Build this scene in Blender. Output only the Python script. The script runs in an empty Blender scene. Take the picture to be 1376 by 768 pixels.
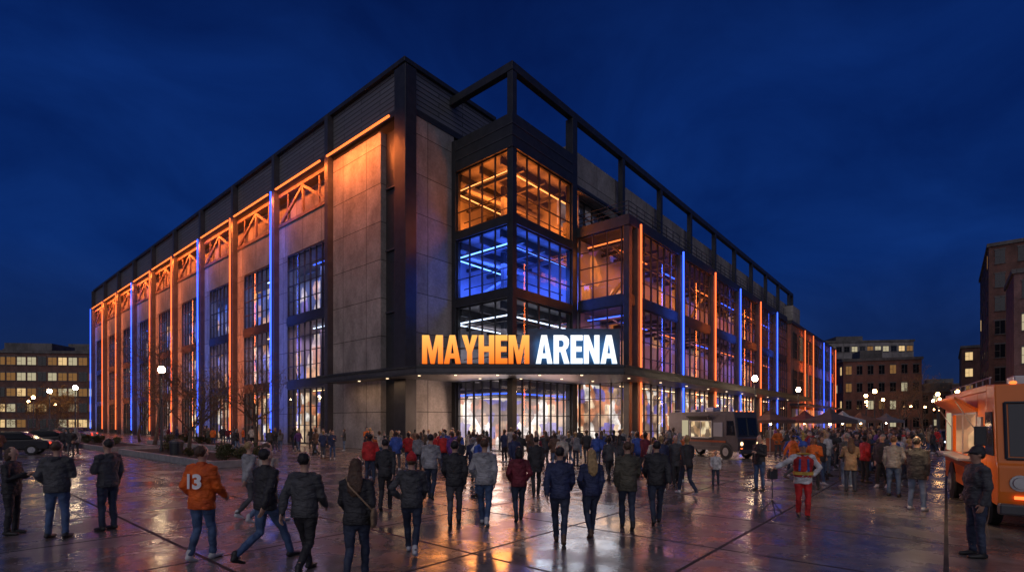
import bpy, math, random
from mathutils import Vector, Matrix, Euler
random.seed(11)
sc = bpy.context.scene
COL = sc.collection
sc.view_settings.view_transform = 'Standard'
sc.view_settings.look = 'None'
sc.view_settings.exposure = 0

# ------------------------------------------------------------------ helpers
class MB:
    def __init__(s):
        s.v = []; s.f = []; s.m = []
    def box(s, x0, x1, y0, y1, z0, z1, m=0):
        b = len(s.v)
        s.v += [(x0,y0,z0),(x1,y0,z0),(x1,y1,z0),(x0,y1,z0),(x0,y0,z1),(x1,y0,z1),(x1,y1,z1),(x0,y1,z1)]
        for f in ((0,3,2,1),(4,5,6,7),(0,1,5,4),(1,2,6,5),(2,3,7,6),(3,0,4,7)):
            s.f.append(tuple(b+i for i in f)); s.m.append(m)
        return s
    def prism(s, pts, a, b, axis='z', m=0):
        n = len(pts); o = len(s.v)
        for h in (a, b):
            for p in pts:
                if axis == 'z': s.v.append((p[0], p[1], h))
                elif axis == 'y': s.v.append((p[0], h, p[1]))
                else: s.v.append((h, p[0], p[1]))
        s.f.append(tuple(o+i for i in reversed(range(n)))); s.m.append(m)
        s.f.append(tuple(o+n+i for i in range(n))); s.m.append(m)
        for i in range(n):
            j = (i+1) % n
            s.f.append((o+i, o+j, o+n+j, o+n+i)); s.m.append(m)
        return s
    def loft(s, pts, rad, ref=(1,0,0), seg=12, round_ends=True, m=0):
        pts = [Vector(p) for p in pts]
        rad = [(r, r) if not isinstance(r, (tuple, list)) else r for r in rad]
        if round_ends:
            t0 = (pts[1]-pts[0]).normalized(); t1 = (pts[-1]-pts[-2]).normalized()
            r0 = min(rad[0]); r1 = min(rad[-1])
            pts = [pts[0]-t0*r0*.96, pts[0]-t0*r0*.7] + pts + [pts[-1]+t1*r1*.7, pts[-1]+t1*r1*.96]
            rad = [(rad[0][0]*.25, rad[0][1]*.25), (rad[0][0]*.72, rad[0][1]*.72)] + rad + [(rad[-1][0]*.72, rad[-1][1]*.72), (rad[-1][0]*.25, rad[-1][1]*.25)]
        n = len(pts); o = len(s.v); ref = Vector(ref)
        for i, p in enumerate(pts):
            t = (pts[min(i+1, n-1)]-pts[max(i-1, 0)]).normalized()
            a = (ref - t*ref.dot(t))
            if a.length < 1e-3:
                a = Vector((0,1,0)) - t*t.y
            a.normalize(); b = t.cross(a)
            for k in range(seg):
                th = 2*math.pi*k/seg
                s.v.append(tuple(p + a*math.cos(th)*rad[i][0] + b*math.sin(th)*rad[i][1]))
        for i in range(n-1):
            for k in range(seg):
                k2 = (k+1) % seg
                s.f.append((o+i*seg+k, o+i*seg+k2, o+(i+1)*seg+k2, o+(i+1)*seg+k)); s.m.append(m)
        s.f.append(tuple(o+k for k in reversed(range(seg)))); s.m.append(m)
        s.f.append(tuple(o+(n-1)*seg+k for k in range(seg))); s.m.append(m)
        return s
    def ell(s, c, r, seg=12, rings=8, m=0):
        o = len(s.v); c = Vector(c)
        for i in range(1, rings):
            ph = math.pi*i/rings
            for k in range(seg):
                th = 2*math.pi*k/seg
                s.v.append((c.x+r[0]*math.sin(ph)*math.cos(th), c.y+r[1]*math.sin(ph)*math.sin(th), c.z-r[2]*math.cos(ph)))
        for i in range(rings-2):
            for k in range(seg):
                k2 = (k+1) % seg
                s.f.append((o+i*seg+k, o+i*seg+k2, o+(i+1)*seg+k2, o+(i+1)*seg+k)); s.m.append(m)
        s.v.append((c.x, c.y, c.z-r[2])); s.v.append((c.x, c.y, c.z+r[2]))
        a = len(s.v)-2
        for k in range(seg):
            k2 = (k+1) % seg
            s.f.append((a, o+k2, o+k)); s.m.append(m)
            s.f.append((a+1, o+(rings-2)*seg+k, o+(rings-2)*seg+k2)); s.m.append(m)
        return s
    def mesh(s, name, mats=(), smooth=False):
        me = bpy.data.meshes.new(name)
        me.from_pydata(s.v, [], s.f)
        for mt in mats: me.materials.append(mt)
        me.polygons.foreach_set('material_index', s.m)
        if smooth: me.polygons.foreach_set('use_smooth', [True]*len(s.f))
        me.update()
        return me

def obj(name, me, parent=None, loc=(0,0,0), rot=0, bevel=0):
    o = bpy.data.objects.new(name, me)
    COL.objects.link(o)
    o.location = loc
    o.rotation_euler = rot if isinstance(rot, (tuple, list, Euler)) else (0, 0, rot)
    if parent: o.parent = parent
    if bevel:
        b = o.modifiers.new('b', 'BEVEL'); b.width = bevel; b.segments = 2; b.limit_method = 'ANGLE'
    return o
def empty(name, loc=(0,0,0), rot=0, parent=None):
    return obj(name, None, parent, loc, rot)
def tag(o, label, cat, group=None):
    o['label'] = label; o['category'] = cat
    if group: o['group'] = group
    return o

# ------------------------------------------------------------------ materials
def nt(name):
    m = bpy.data.materials.new(name); m.use_nodes = True
    n = m.node_tree; n.nodes.clear()
    out = n.nodes.new('ShaderNodeOutputMaterial')
    return m, n, out
def node(n, t, **kw):
    x = n.nodes.new(t)
    for k, v in kw.items(): setattr(x, k, v)
    return x
def c4(c): return (c[0], c[1], c[2], 1)
def mat(name, col, rough=.6, metal=0, var=.25, scale=3, bump=.15, bscale=20, emis=None, estr=0, spec=.5):
    m, n, out = nt(name)
    p = node(n, 'ShaderNodeBsdfPrincipled')
    p.inputs['Roughness'].default_value = rough; p.inputs['Metallic'].default_value = metal
    p.inputs['Specular IOR Level'].default_value = spec
    tc = node(n, 'ShaderNodeTexCoord')
    nz = node(n, 'ShaderNodeTexNoise'); nz.inputs['Scale'].default_value = scale; nz.inputs['Detail'].default_value = 6
    n.links.new(tc.outputs['Object'], nz.inputs['Vector'])
    r = node(n, 'ShaderNodeValToRGB')
    r.color_ramp.elements[0].position = .3; r.color_ramp.elements[1].position = .7
    r.color_ramp.elements[0].color = c4([x*(1-var) for x in col]); r.color_ramp.elements[1].color = c4([min(1, x*(1+var)) for x in col])
    n.links.new(nz.outputs['Fac'], r.inputs['Fac']); n.links.new(r.outputs['Color'], p.inputs['Base Color'])
    if bump:
        n2 = node(n, 'ShaderNodeTexNoise'); n2.inputs['Scale'].default_value = bscale; n2.inputs['Detail'].default_value = 4
        n.links.new(tc.outputs['Object'], n2.inputs['Vector'])
        b = node(n, 'ShaderNodeBump'); b.inputs['Strength'].default_value = bump; b.inputs['Distance'].default_value = .03
        n.links.new(n2.outputs['Fac'], b.inputs['Height']); n.links.new(b.outputs['Normal'], p.inputs['Normal'])
    if emis:
        p.inputs['Emission Color'].default_value = c4(emis); p.inputs['Emission Strength'].default_value = estr
    n.links.new(p.outputs[0], out.inputs[0])
    return m
def emat(name, col, st):
    m, n, out = nt(name)
    e = node(n, 'ShaderNodeEmission'); e.inputs[0].default_value = c4(col); e.inputs[1].default_value = st
    n.links.new(e.outputs[0], out.inputs[0]); return m
def wallvec(n):
    tc = node(n, 'ShaderNodeTexCoord'); sp = node(n, 'ShaderNodeSeparateXYZ'); n.links.new(tc.outputs['Object'], sp.inputs[0])
    ad = node(n, 'ShaderNodeMath', operation='ADD'); n.links.new(sp.outputs[0], ad.inputs[0]); n.links.new(sp.outputs[1], ad.inputs[1])
    cb = node(n, 'ShaderNodeCombineXYZ'); n.links.new(ad.outputs[0], cb.inputs[0]); n.links.new(sp.outputs[2], cb.inputs[1])
    return tc, cb, sp
def wallmat(name, c1, c2, mort, w, h, ms, offset=.0, rough=.8, stain=.45, bs=.5, zs=.6):
    m, n, out = nt(name)
    tc, cb, sp = wallvec(n)
    p = node(n, 'ShaderNodeBsdfPrincipled'); p.inputs['Roughness'].default_value = rough
    br = node(n, 'ShaderNodeTexBrick'); br.offset = offset; br.squash = 1
    br.inputs['Scale'].default_value = 1; br.inputs['Brick Width'].default_value = w; br.inputs['Row Height'].default_value = h
    br.inputs['Mortar Size'].default_value = ms; br.inputs['Color1'].default_value = c4(c1); br.inputs['Color2'].default_value = c4(c2); br.inputs['Mortar'].default_value = c4(mort)
    n.links.new(cb.outputs[0], br.inputs['Vector'])
    nz = node(n, 'ShaderNodeTexNoise'); nz.inputs['Scale'].default_value = .7; nz.inputs['Detail'].default_value = 9; nz.inputs['Roughness'].default_value = .62
    mp = node(n, 'ShaderNodeMapping'); mp.inputs['Scale'].default_value = (1, 1, zs)
    n.links.new(tc.outputs['Object'], mp.inputs[0]); n.links.new(mp.outputs[0], nz.inputs['Vector'])
    r = node(n, 'ShaderNodeValToRGB'); r.color_ramp.elements[0].position = .34; r.color_ramp.elements[1].position = .66
    r.color_ramp.elements[0].color = (1-stain,)*3+(1,); r.color_ramp.elements[1].color = (1.15,)*3+(1,)
    n.links.new(nz.outputs['Fac'], r.inputs[0])
    mx = node(n, 'ShaderNodeMix', data_type='RGBA', blend_type='MULTIPLY'); mx.inputs[0].default_value = 1
    n.links.new(br.outputs['Color'], mx.inputs[6]); n.links.new(r.outputs[0], mx.inputs[7])
    n5 = node(n, 'ShaderNodeTexNoise'); n5.inputs['Scale'].default_value = 5; n5.inputs['Detail'].default_value = 8; n5.inputs['Roughness'].default_value = .75
    n.links.new(tc.outputs['Object'], n5.inputs['Vector'])
    r5 = node(n, 'ShaderNodeValToRGB'); r5.color_ramp.elements[0].position = .38; r5.color_ramp.elements[1].position = .62
    r5.color_ramp.elements[0].color = (.8,)*3+(1,); r5.color_ramp.elements[1].color = (1.1,)*3+(1,)
    n.links.new(n5.outputs['Fac'], r5.inputs[0])
    mx2 = node(n, 'ShaderNodeMix', data_type='RGBA', blend_type='MULTIPLY'); mx2.inputs[0].default_value = 1
    n.links.new(mx.outputs[2], mx2.inputs[6]); n.links.new(r5.outputs[0], mx2.inputs[7])
    n.links.new(mx2.outputs[2], p.inputs['Base Color'])
    n2 = node(n, 'ShaderNodeTexNoise'); n2.inputs['Scale'].default_value = 7; n2.inputs['Detail'].default_value = 6
    n.links.new(tc.outputs['Object'], n2.inputs['Vector'])
    sb = node(n, 'ShaderNodeMath', operation='SUBTRACT'); n.links.new(n2.outputs['Fac'], sb.inputs[0]); n.links.new(br.outputs['Fac'], sb.inputs[1])
    b = node(n, 'ShaderNodeBump'); b.inputs['Strength'].default_value = bs; b.inputs['Distance'].default_value = .04
    n.links.new(sb.outputs[0], b.inputs['Height']); n.links.new(b.outputs[0], p.inputs['Normal'])
    n.links.new(p.outputs[0], out.inputs[0]); return m
def sidingmat(name, col):
    m, n, out = nt(name)
    tc, cb, sp = wallvec(n)
    p = node(n, 'ShaderNodeBsdfPrincipled'); p.inputs['Roughness'].default_value = .5; p.inputs['Metallic'].default_value = .1
    br = node(n, 'ShaderNodeTexBrick'); br.offset = .5
    br.inputs['Scale'].default_value = 1; br.inputs['Brick Width'].default_value = 5; br.inputs['Row Height'].default_value = .36; br.inputs['Mortar Size'].default_value = .05
    br.inputs['Mortar Smooth'].default_value = .6
    br.inputs['Color1'].default_value = c4(col); br.inputs['Color2'].default_value = c4([x*.8 for x in col]); br.inputs['Mortar'].default_value = c4([x*.25 for x in col])
    n.links.new(cb.outputs[0], br.inputs['Vector']); n.links.new(br.outputs['Color'], p.inputs['Base Color'])
    b = node(n, 'ShaderNodeBump', invert=True); b.inputs['Strength'].default_value = .8; b.inputs['Distance'].default_value = .05
    n.links.new(br.outputs['Fac'], b.inputs['Height']); n.links.new(b.outputs[0], p.inputs['Normal'])
    n.links.new(p.outputs[0], out.inputs[0]); return m
def interior(name, stops, st, seed=0, cell=.8, dark=.4):
    """interior wall: room light painted as emission in cells of varied brightness and colour"""
    m, n, out = nt(name)
    tc, cb, sp = wallvec(n)
    mp = node(n, 'ShaderNodeMapping'); mp.inputs['Location'].default_value = (seed*7.3, 0, 0); mp.inputs['Scale'].default_value = (cell, cell*.8, 1); n.links.new(cb.outputs[0], mp.inputs[0])
    vo = node(n, 'ShaderNodeTexVoronoi', voronoi_dimensions='2D', distance='CHEBYCHEV'); vo.inputs['Scale'].default_value = 1; vo.inputs['Randomness'].default_value = .7; n.links.new(mp.outputs[0], vo.inputs['Vector'])
    sc_ = node(n, 'ShaderNodeSeparateColor'); n.links.new(vo.outputs['Color'], sc_.inputs[0])
    r = node(n, 'ShaderNodeValToRGB'); r.color_ramp.interpolation = 'CONSTANT'
    el = r.color_ramp.elements
    while len(el) < len(stops): el.new(.5)
    for i, c in enumerate(stops):
        el[i].position = 0 if i == 0 else dark+(1-dark)*(i-1)/(len(stops)-1); el[i].color = c4(c)
    n.links.new(sc_.outputs[0], r.inputs[0])
    n2 = node(n, 'ShaderNodeTexNoise'); n2.inputs['Scale'].default_value = 1.2; n2.inputs['Detail'].default_value = 3; n.links.new(cb.outputs[0], n2.inputs['Vector'])
    r2 = node(n, 'ShaderNodeValToRGB'); r2.color_ramp.elements[0].position = .34; r2.color_ramp.elements[1].position = .66
    r2.color_ramp.elements[0].color = (.3,.3,.3,1); r2.color_ramp.elements[1].color = (1.2,1.2,1.2,1); n.links.new(n2.outputs['Fac'], r2.inputs[0])
    m1 = node(n, 'ShaderNodeMix', data_type='RGBA', blend_type='MULTIPLY'); m1.inputs[0].default_value = 1
    n.links.new(r.outputs[0], m1.inputs[6]); n.links.new(r2.outputs[0], m1.inputs[7])
    p = node(n, 'ShaderNodeBsdfPrincipled'); p.inputs['Base Color'].default_value = (.25,.25,.27,1); p.inputs['Roughness'].default_value = .7
    n.links.new(m1.outputs[2], p.inputs['Emission Color']); p.inputs['Emission Strength'].default_value = st  # wall glows by itself in place of room lighting
    n.links.new(p.outputs[0], out.inputs[0]); return m
def glassmat(name, tint=(.86,.9,.96)):
    m, n, out = nt(name)
    t = node(n, 'ShaderNodeBsdfTransparent'); t.inputs[0].default_value = c4(tint)
    g = node(n, 'ShaderNodeBsdfGlossy'); g.inputs['Roughness'].default_value = .03; g.inputs['Color'].default_value = (.9,.9,.9,1)
    fr = node(n, 'ShaderNodeFresnel'); fr.inputs[0].default_value = 1.4
    mx = node(n, 'ShaderNodeMixShader'); n.links.new(fr.outputs[0], mx.inputs[0]); n.links.new(t.outputs[0], mx.inputs[1]); n.links.new(g.outputs[0], mx.inputs[2])
    n.links.new(mx.outputs[0], out.inputs[0]); return m

CONC = wallmat('concrete', (.33,.31,.295), (.26,.245,.235), (.06,.055,.05), 3.35, 2.9, .028, stain=.36, bs=.5)
CONCD = wallmat('concrete_dark', (.17,.16,.155), (.13,.125,.12), (.05,.05,.05), 4.1, 3.6, .02)
SIDING = sidingmat('metal_siding', (.16,.165,.18))
STEEL = mat('black_steel', (.032,.034,.038), .45, .2, .25, 2, .08, 14)
STEELG = mat('grey_steel', (.07,.07,.078), .45, .3, .2, 2, .08, 14)
STEEL_WASHED = mat('orange_washed_steel', (.2,.13,.1), .5, .1, .3, 2, .1)  # steel with the orange wash light tinted into its base colour
SLAB = mat('floor_slab', (.2,.2,.21), .7, 0, .25, 1.5, .1)
ROOF = mat('roof_membrane', (.07,.07,.072), .8)
GLASS = glassmat('glass')
BRICK = wallmat('brick', (.34,.12,.08), (.24,.085,.06), (.22,.19,.16), .24, .08, .01, .5, stain=.4)
BRICKD = wallmat('brick_brown', (.24,.10,.075), (.15,.07,.055), (.15,.12,.1), .24, .08, .01, .5, stain=.4)
BRICKP = wallmat('brick_mauve', (.30,.15,.14), (.22,.11,.10), (.18,.15,.14), .24, .08, .01, .5, stain=.4)
E_OR = emat('orange_neon', (1, .15, .04), 2.2)
E_ORL = emat('orange_neon_soft', (1, .19, .04), 2.1)
E_BL = emat('blue_neon', (.045, .12, 1), 2.8)
E_WARM = emat('warm_lamp', (1, .62, .3), 3.5)
E_GLOBE = emat('globe_lamp', (1, .74, .45), 80)
E_GLOBEF = emat('globe_lamp_far', (1, .52, .2), 36)
E_COOL = emat('cool_lamp', (.7, .8, 1), 3)
E_RED = emat('tail_lamp', (1, .05, .02), 3)
E_WIN = [emat('lit_window', (1,.68,.32), .8), emat('lit_window_cool', (.9,.78,.5), .5), emat('lit_window_dim', (1,.5,.18), .2)]
DARKWIN = mat('dark_window', (.012,.015,.02), .1, 0, .1, 1, 0)

INT_MIX = interior('interior_mixed', [(.02,.022,.045), (.06,.10,.45), (.2,.10,.4), (.8,.34,.12), (.95,.75,.6), (.08,.16,.7), (1,.5,.2)], .9, 1, .75, .38)
INT_PUR = interior('interior_purple', [(.02,.012,.02), (.22,.05,.2), (.8,.22,.04), (.05,.07,.4), (1,.42,.15)], .6, 7, .6, .5)
INT_BLUE = interior('interior_blue', [(.008,.018,.08), (.025,.06,.45), (.07,.15,.8), (.02,.04,.35)], .4, 2, .5, .4)
INT_ORG = interior('interior_orange', [(.1,.02,.004), (.4,.085,.008), (.85,.2,.02), (.5,.11,.01)], .5, 3, .5, .35)
INT_DIM = interior('interior_dim', [(.012,.012,.014), (.05,.05,.06), (.16,.13,.14), (.3,.22,.2)], .5, 4, .7, .5)
INT_LOB = interior('interior_lobby', [(.2,.12,.08), (.6,.36,.2), (1,.7,.42), (.14,.12,.4), (1,.88,.75), (.6,.2,.08)], 1.15, 5, 1.2, .24)
INT_SHOP = interior('interior_shops', [(.03,.02,.015), (.5,.2,.07), (1,.5,.2), (.12,.1,.3), (.4,.1,.03)], .8, 6, .8, .45)

# ------------------------------------------------------------------ world
w = bpy.data.worlds.new('World'); sc.world = w; w.use_nodes = True
n = w.node_tree; n.nodes.clear()
out = n.nodes.new('ShaderNodeOutputWorld'); bg = n.nodes.new('ShaderNodeBackground')
tc = n.nodes.new('ShaderNodeTexCoord'); sp = n.nodes.new('ShaderNodeSeparateXYZ'); n.links.new(tc.outputs['Generated'], sp.inputs[0])
r = n.nodes.new('ShaderNodeValToRGB'); el = r.color_ramp.elements
st = [(0,(.010,.020,.055)), (.08,(.006,.020,.085)), (.26,(.0026,.021,.135)), (.5,(.0018,.0155,.112)), (.68,(.0014,.0095,.07)), (1,(.0014,.007,.05))]
while len(el) < len(st): el.new(.5)
for i, (p_, c_) in enumerate(st): el[i].position = p_; el[i].color = c4(c_)
n.links.new(sp.outputs[2], r.inputs[0])
mp = n.nodes.new('ShaderNodeMapping'); mp.inputs['Scale'].default_value = (1, 1, 1.7); n.links.new(tc.outputs['Generated'], mp.inputs[0])
nz = n.nodes.new('ShaderNodeTexNoise'); nz.inputs['Scale'].default_value = 3.0; nz.inputs['Detail'].default_value = 7; nz.inputs['Roughness'].default_value = .56; nz.inputs['Distortion'].default_value = .5; n.links.new(mp.outputs[0], nz.inputs['Vector'])
r2 = n.nodes.new('ShaderNodeValToRGB'); r2.color_ramp.elements[0].position = .34; r2.color_ramp.elements[1].position = .7
r2.color_ramp.elements[0].color = (.74,.74,.78,1); r2.color_ramp.elements[1].color = (1.9,1.55,1.35,1)
n.links.new(nz.outputs['Fac'], r2.inputs[0])
mx = n.nodes.new('ShaderNodeMix'); mx.data_type = 'RGBA'; mx.blend_type = 'MULTIPLY'; mx.inputs[0].default_value = 1
n.links.new(r.outputs[0], mx.inputs[6]); n.links.new(r2.outputs[0], mx.inputs[7]); n.links.new(mx.outputs[2], bg.inputs[0])
bg.inputs[1].default_value = 1.0; n.links.new(bg.outputs[0], out.inputs[0])
sun = bpy.data.lights.new('fill_sun', 'SUN'); sun.energy = .66; sun.angle = math.radians(80); sun.color = (1,.91,.87)  # added fill light from behind the camera, lifts the dark plaza and walls
so = bpy.data.objects.new('fill_sun', sun); COL.objects.link(so); so.rotation_euler = (math.radians(55), 0, math.radians(-12))

# ------------------------------------------------------------------ camera
cam = bpy.data.cameras.new('camera'); co = bpy.data.objects.new('camera', cam); COL.objects.link(co); sc.camera = co
co.location = (0, 0, 2.2); co.rotation_euler = (math.radians(90), 0, 0)
cam.sensor_width = 36; cam.lens = 17.85; cam.shift_y = .132; cam.clip_end = 2000; cam.clip_start = .1

# ------------------------------------------------------------------ ground
def groundmat():
    m, n, out = nt('wet_paving')
    p = node(n, 'ShaderNodeBsdfPrincipled'); tc = node(n, 'ShaderNodeTexCoord')
    mp = node(n, 'ShaderNodeMapping'); mp.inputs['Rotation'].default_value = (0, 0, math.radians(-49.46)); n.links.new(tc.outputs['Object'], mp.inputs[0])
    br = node(n, 'ShaderNodeTexBrick'); br.offset = 0
    br.inputs['Scale'].default_value = 1; br.inputs['Brick Width'].default_value = 3.0; br.inputs['Row Height'].default_value = 3.0; br.inputs['Mortar Size'].default_value = .035; br.inputs['Mortar Smooth'].default_value = .2
    br.inputs['Color1'].default_value = (.20,.18,.17,1); br.inputs['Color2'].default_value = (.13,.12,.115,1); br.inputs['Mortar'].default_value = (.01,.01,.01,1)
    n.links.new(mp.outputs[0], br.inputs['Vector'])
    nz = node(n, 'ShaderNodeTexNoise'); nz.inputs['Scale'].default_value = 1.6; nz.inputs['Detail'].default_value = 10; nz.inputs['Roughness'].default_value = .66; n.links.new(tc.outputs['Object'], nz.inputs['Vector'])
    r = node(n, 'ShaderNodeValToRGB'); r.color_ramp.elements[0].position = .35; r.color_ramp.elements[1].position = .68
    r.color_ramp.elements[0].color = (.5,.5,.5,1); r.color_ramp.elements[1].color = (1.35,1.35,1.35,1); n.links.new(nz.outputs['Fac'], r.inputs[0])
    mx = node(n, 'ShaderNodeMix', data_type='RGBA', blend_type='MULTIPLY'); mx.inputs[0].default_value = 1
    n.links.new(br.outputs['Color'], mx.inputs[6]); n.links.new(r.outputs[0], mx.inputs[7]); n.links.new(mx.outputs[2], p.inputs['Base Color'])
    n3 = node(n, 'ShaderNodeTexNoise'); n3.inputs['Scale'].default_value = .7; n3.inputs['Detail'].default_value = 9; n3.inputs['Roughness'].default_value = .64; n3.inputs['Distortion'].default_value = .3; n.links.new(tc.outputs['Object'], n3.inputs['Vector'])
    r3 = node(n, 'ShaderNodeValToRGB'); r3.color_ramp.elements[0].position = .38; r3.color_ramp.elements[1].position = .60
    r3.color_ramp.elements[0].color = (.11,.11,.11,1); r3.color_ramp.elements[1].color = (.36,.36,.36,1); n.links.new(n3.outputs['Fac'], r3.inputs[0])
    rm = node(n, 'ShaderNodeMath', operation='MULTIPLY_ADD', use_clamp=True); n.links.new(br.outputs['Fac'], rm.inputs[0]); rm.inputs[1].default_value = .5; n.links.new(r3.outputs[0], rm.inputs[2])
    n.links.new(rm.outputs[0], p.inputs['Roughness'])
    p.inputs['Specular IOR Level'].default_value = .7
    n2 = node(n, 'ShaderNodeTexNoise'); n2.inputs['Scale'].default_value = 14; n2.inputs['Detail'].default_value = 4; n.links.new(tc.outputs['Object'], n2.inputs['Vector'])
    a = node(n, 'ShaderNodeMath', operation='MULTIPLY'); n.links.new(n2.outputs['Fac'], a.inputs[0]); n.links.new(r3.outputs[0], a.inputs[1])
    a2 = node(n, 'ShaderNodeMath', operation='MULTIPLY'); n.links.new(a.outputs[0], a2.inputs[0]); a2.inputs[1].default_value = 3.0
    s = node(n, 'ShaderNodeMath', operation='MULTIPLY_ADD'); n.links.new(br.outputs['Fac'], s.inputs[0]); s.inputs[1].default_value = -1.5; n.links.new(a2.outputs[0], s.inputs[2])
    b = node(n, 'ShaderNodeBump'); b.inputs['Strength'].default_value = .25; b.inputs['Distance'].default_value = .015
    n.links.new(s.outputs[0], b.inputs['Height']); n.links.new(b.outputs[0], p.inputs['Normal'])
    n.links.new(p.outputs[0], out.inputs[0]); return m
g = MB(); g.v = [(-700,-60,0),(700,-60,0),(700,900,0),(-700,900,0)]; g.f = [(0,1,2,3)]; g.m = [0]
go = obj('ground', g.mesh('ground', [groundmat()])); go['kind'] = 'structure'

# ------------------------------------------------------------------ arena
ANG = math.radians(49.46); RX, RY = math.cos(ANG), math.sin(ANG)
def W(x, y, z=0): return Vector((x*RX - y*RY, 36 + x*RY + y*RX, z))
def toloc(X, Y):
    Y -= 36
    return (X*RX + Y*RY, -X*RY + Y*RX)
arena = tag(empty('arena_building', (0, 36, 0), ANG), 'large concrete and black steel arena with orange and blue light strips', 'arena')
A = arena
def part(name, mb, mats, bevel=0, parent=None, loc=(0,0,0), rot=0):
    return obj(name, mb.mesh(name, mats), parent or A, loc, rot, bevel)
def arealight(name, loc, direction, long_axis, sx, sy, energy, color, parent=None):
    l = bpy.data.lights.new(name, 'AREA'); l.shape = 'RECTANGLE'; l.size = sx; l.size_y = sy; l.energy = energy; l.color = color
    o = bpy.data.objects.new(name, l); COL.objects.link(o); o.parent = parent
    z = -Vector(direction).normalized(); x = Vector(long_axis); x = (x - z*x.dot(z)).normalized(); y = z.cross(x)
    o.matrix_local = Matrix.Translation(loc) @ Matrix((x, y, z)).transposed().to_4x4()
    return o
ORC = (1, .18, .025); BLC = (.05, .13, 1)

wcache = {}
def window_mesh(w_, h, nx, nz, kind='window', fr=.07):
    key = (round(w_, 2), round(h, 2), nx, nz, kind)
    if key in wcache: return wcache[key]
    mb = MB(); hw = w_/2
    mb.box(-hw, -hw+.1, -.08, .08, 0, h); mb.box(hw-.1, hw, -.08, .08, 0, h)
    mb.box(-hw+.1, hw-.1, -.08, .08, 0, .1); mb.box(-hw+.1, hw-.1, -.08, .08, h-.1, h)
    for i in range(1, nx):
        x = -hw + w_*i/nx; f2 = fr/2*(1.7 if (i % 2 == 0 and nx > 4) else 1)
        mb.box(x-f2, x+f2, -.07, .07, .1, h-.1)
    if kind == 'door':
        zs = [2.6, 3.9]
    else: zs = [h*i/nz for i in range(1, nz)]
    for z in zs:
        mb.box(-hw+.1, hw-.1, -.055, .055, z-fr*.4, z+fr*.4)
    if kind == 'door':
        for i in range(nx):
            x = -hw + w_*(i+.5)/nx
            mb.box(x-.02, x+.02, -.14, -.1, .9, 1.4)
    b = len(mb.v); mb.v += [(-hw+.1, .02, .1), (hw-.1, .02, .1), (hw-.1, .02, h-.1), (-hw+.1, .02, h-.1)]
    mb.f.append((b, b+1, b+2, b+3)); mb.m.append(1)
    me = mb.mesh(kind, [STEEL, GLASS]); wcache[key] = me
    return me
LEFTROT = -math.pi/2
def winL(yc, z, w_, h, nx, nz, x=-4.5, kind='window'):
    return obj(kind, window_mesh(w_, h, nx, nz, kind), A, (x, yc, z), LEFTROT)
def winR(xc, z, w_, h, nx, nz, y=-4.8, kind='window'):
    return obj(kind, window_mesh(w_, h, nx, nz, kind), A, (xc, y, z), 0)
def beam(mb, p, q, r_=.12, m=0):
    mb.loft([p, q], [r_, r_], seg=6, round_ends=False, m=m)

# ---- left facade
T0 = [16.4 + 9.9*k for k in range(10)]
YE = T0[-1]
part('concrete_wall', MB().box(-4.5, -3.7, 9.3, 16.1, 0, 24.2), [CONC])
part('recessed_panel', MB().box(-4.0, -3.6, 7.1, 9.3, 0, 24.2), [STEEL])
lv = MB()
for i in range(5): lv.box(-4.18, -4.003, 7.25, 9.15, 1+i*4.7, 1.12+i*4.7)
part('panel_joint', lv, [STEELG])
part('return_wall', MB().box(-4.0, -.02, 6.0, 6.8, 0, 24.5), [CONC])
part('corner_column', MB().box(-4.95, -3.95, 5.7, 7.0, 0, 27.6), [STEEL], .03)
part('metal_parapet', MB().box(-4.45, 4.8, 6.3, YE, 24.52, 28.0), [SIDING])
part('parapet_cap', MB().box(-4.75, 5.0, 6.05, YE+.2, 28.002, 28.35), [STEEL], .02)
part('parapet_beam', MB().box(-4.75, -4.453, 7.05, YE, 24.5, 24.85), [STEEL])
part('return_beam', MB().box(-3.9, 4.8, 5.95, 6.29, 24.5, 24.9), [STEEL])
part('block_wall', MB().box(0.02, 4.8, 6.6, 7.2, 21.7, 24.5), [CONCD])
strip_col = {1:'b',2:'o',3:'b',4:'o',5:'o',6:'b',7:'o',8:'o',9:'b'}
stripme = {}
def strip_mesh(c, h, t=.06):
    k = (c, h)
    if k not in stripme:
        stripme[k] = MB().box(-t, t, -t, t, 0, h).mesh('light_strip', [E_OR if c == 'o' else E_BL])
    return stripme[k]
colme = MB().box(-.24, .3, -.26, .26, 0, 27.99).mesh('steel_column', [STEELG])
truss = MB()
L_ = 9.2
truss.box(-L_/2, L_/2, -.12, .12, 0, .3); truss.box(-L_/2, L_/2, -.12, .12, 2.9, 3.2)
for sx_ in (-1, 1):
    truss.prism([(sx_*L_/2, .3), (sx_*(L_/2-.45), .3), (sx_*.12, 2.62), (sx_*.12, 2.9)], -.1, .1, 'y')
truss.box(-.12, .12, -.1, .1, .3, 2.9)
for xx in (-2.9, 2.9): truss.box(xx-.06, xx+.06, -.06, .06, .3, 2.9)
trussme = truss.mesh('truss', [STEEL_WASHED])
recme = MB().box(-4.6, 4.6, 0, .3, 0, 3.2).mesh('recess_wall', [CONC])
spanme = MB().box(-4.9, 4.9, 0, .8, 0, 3.0).mesh('concrete_spandrel', [CONC])
pierme = MB().box(-.95, .95, 0, .8, 0, 17.9).mesh('concrete_pier', [CONC])
bandme = MB().box(-3.85, 3.85, -.1, .5, 0, .7).mesh('floor_band', [STEEL])
llight = MB().box(-4.15, 4.15, -.06, .06, -.06, .06).mesh('light_strip', [E_ORL])
ceilme = MB().box(-2.5, 2.5, -.06, .06, 0, .06).mesh('ceiling_light', [E_WARM])
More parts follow.
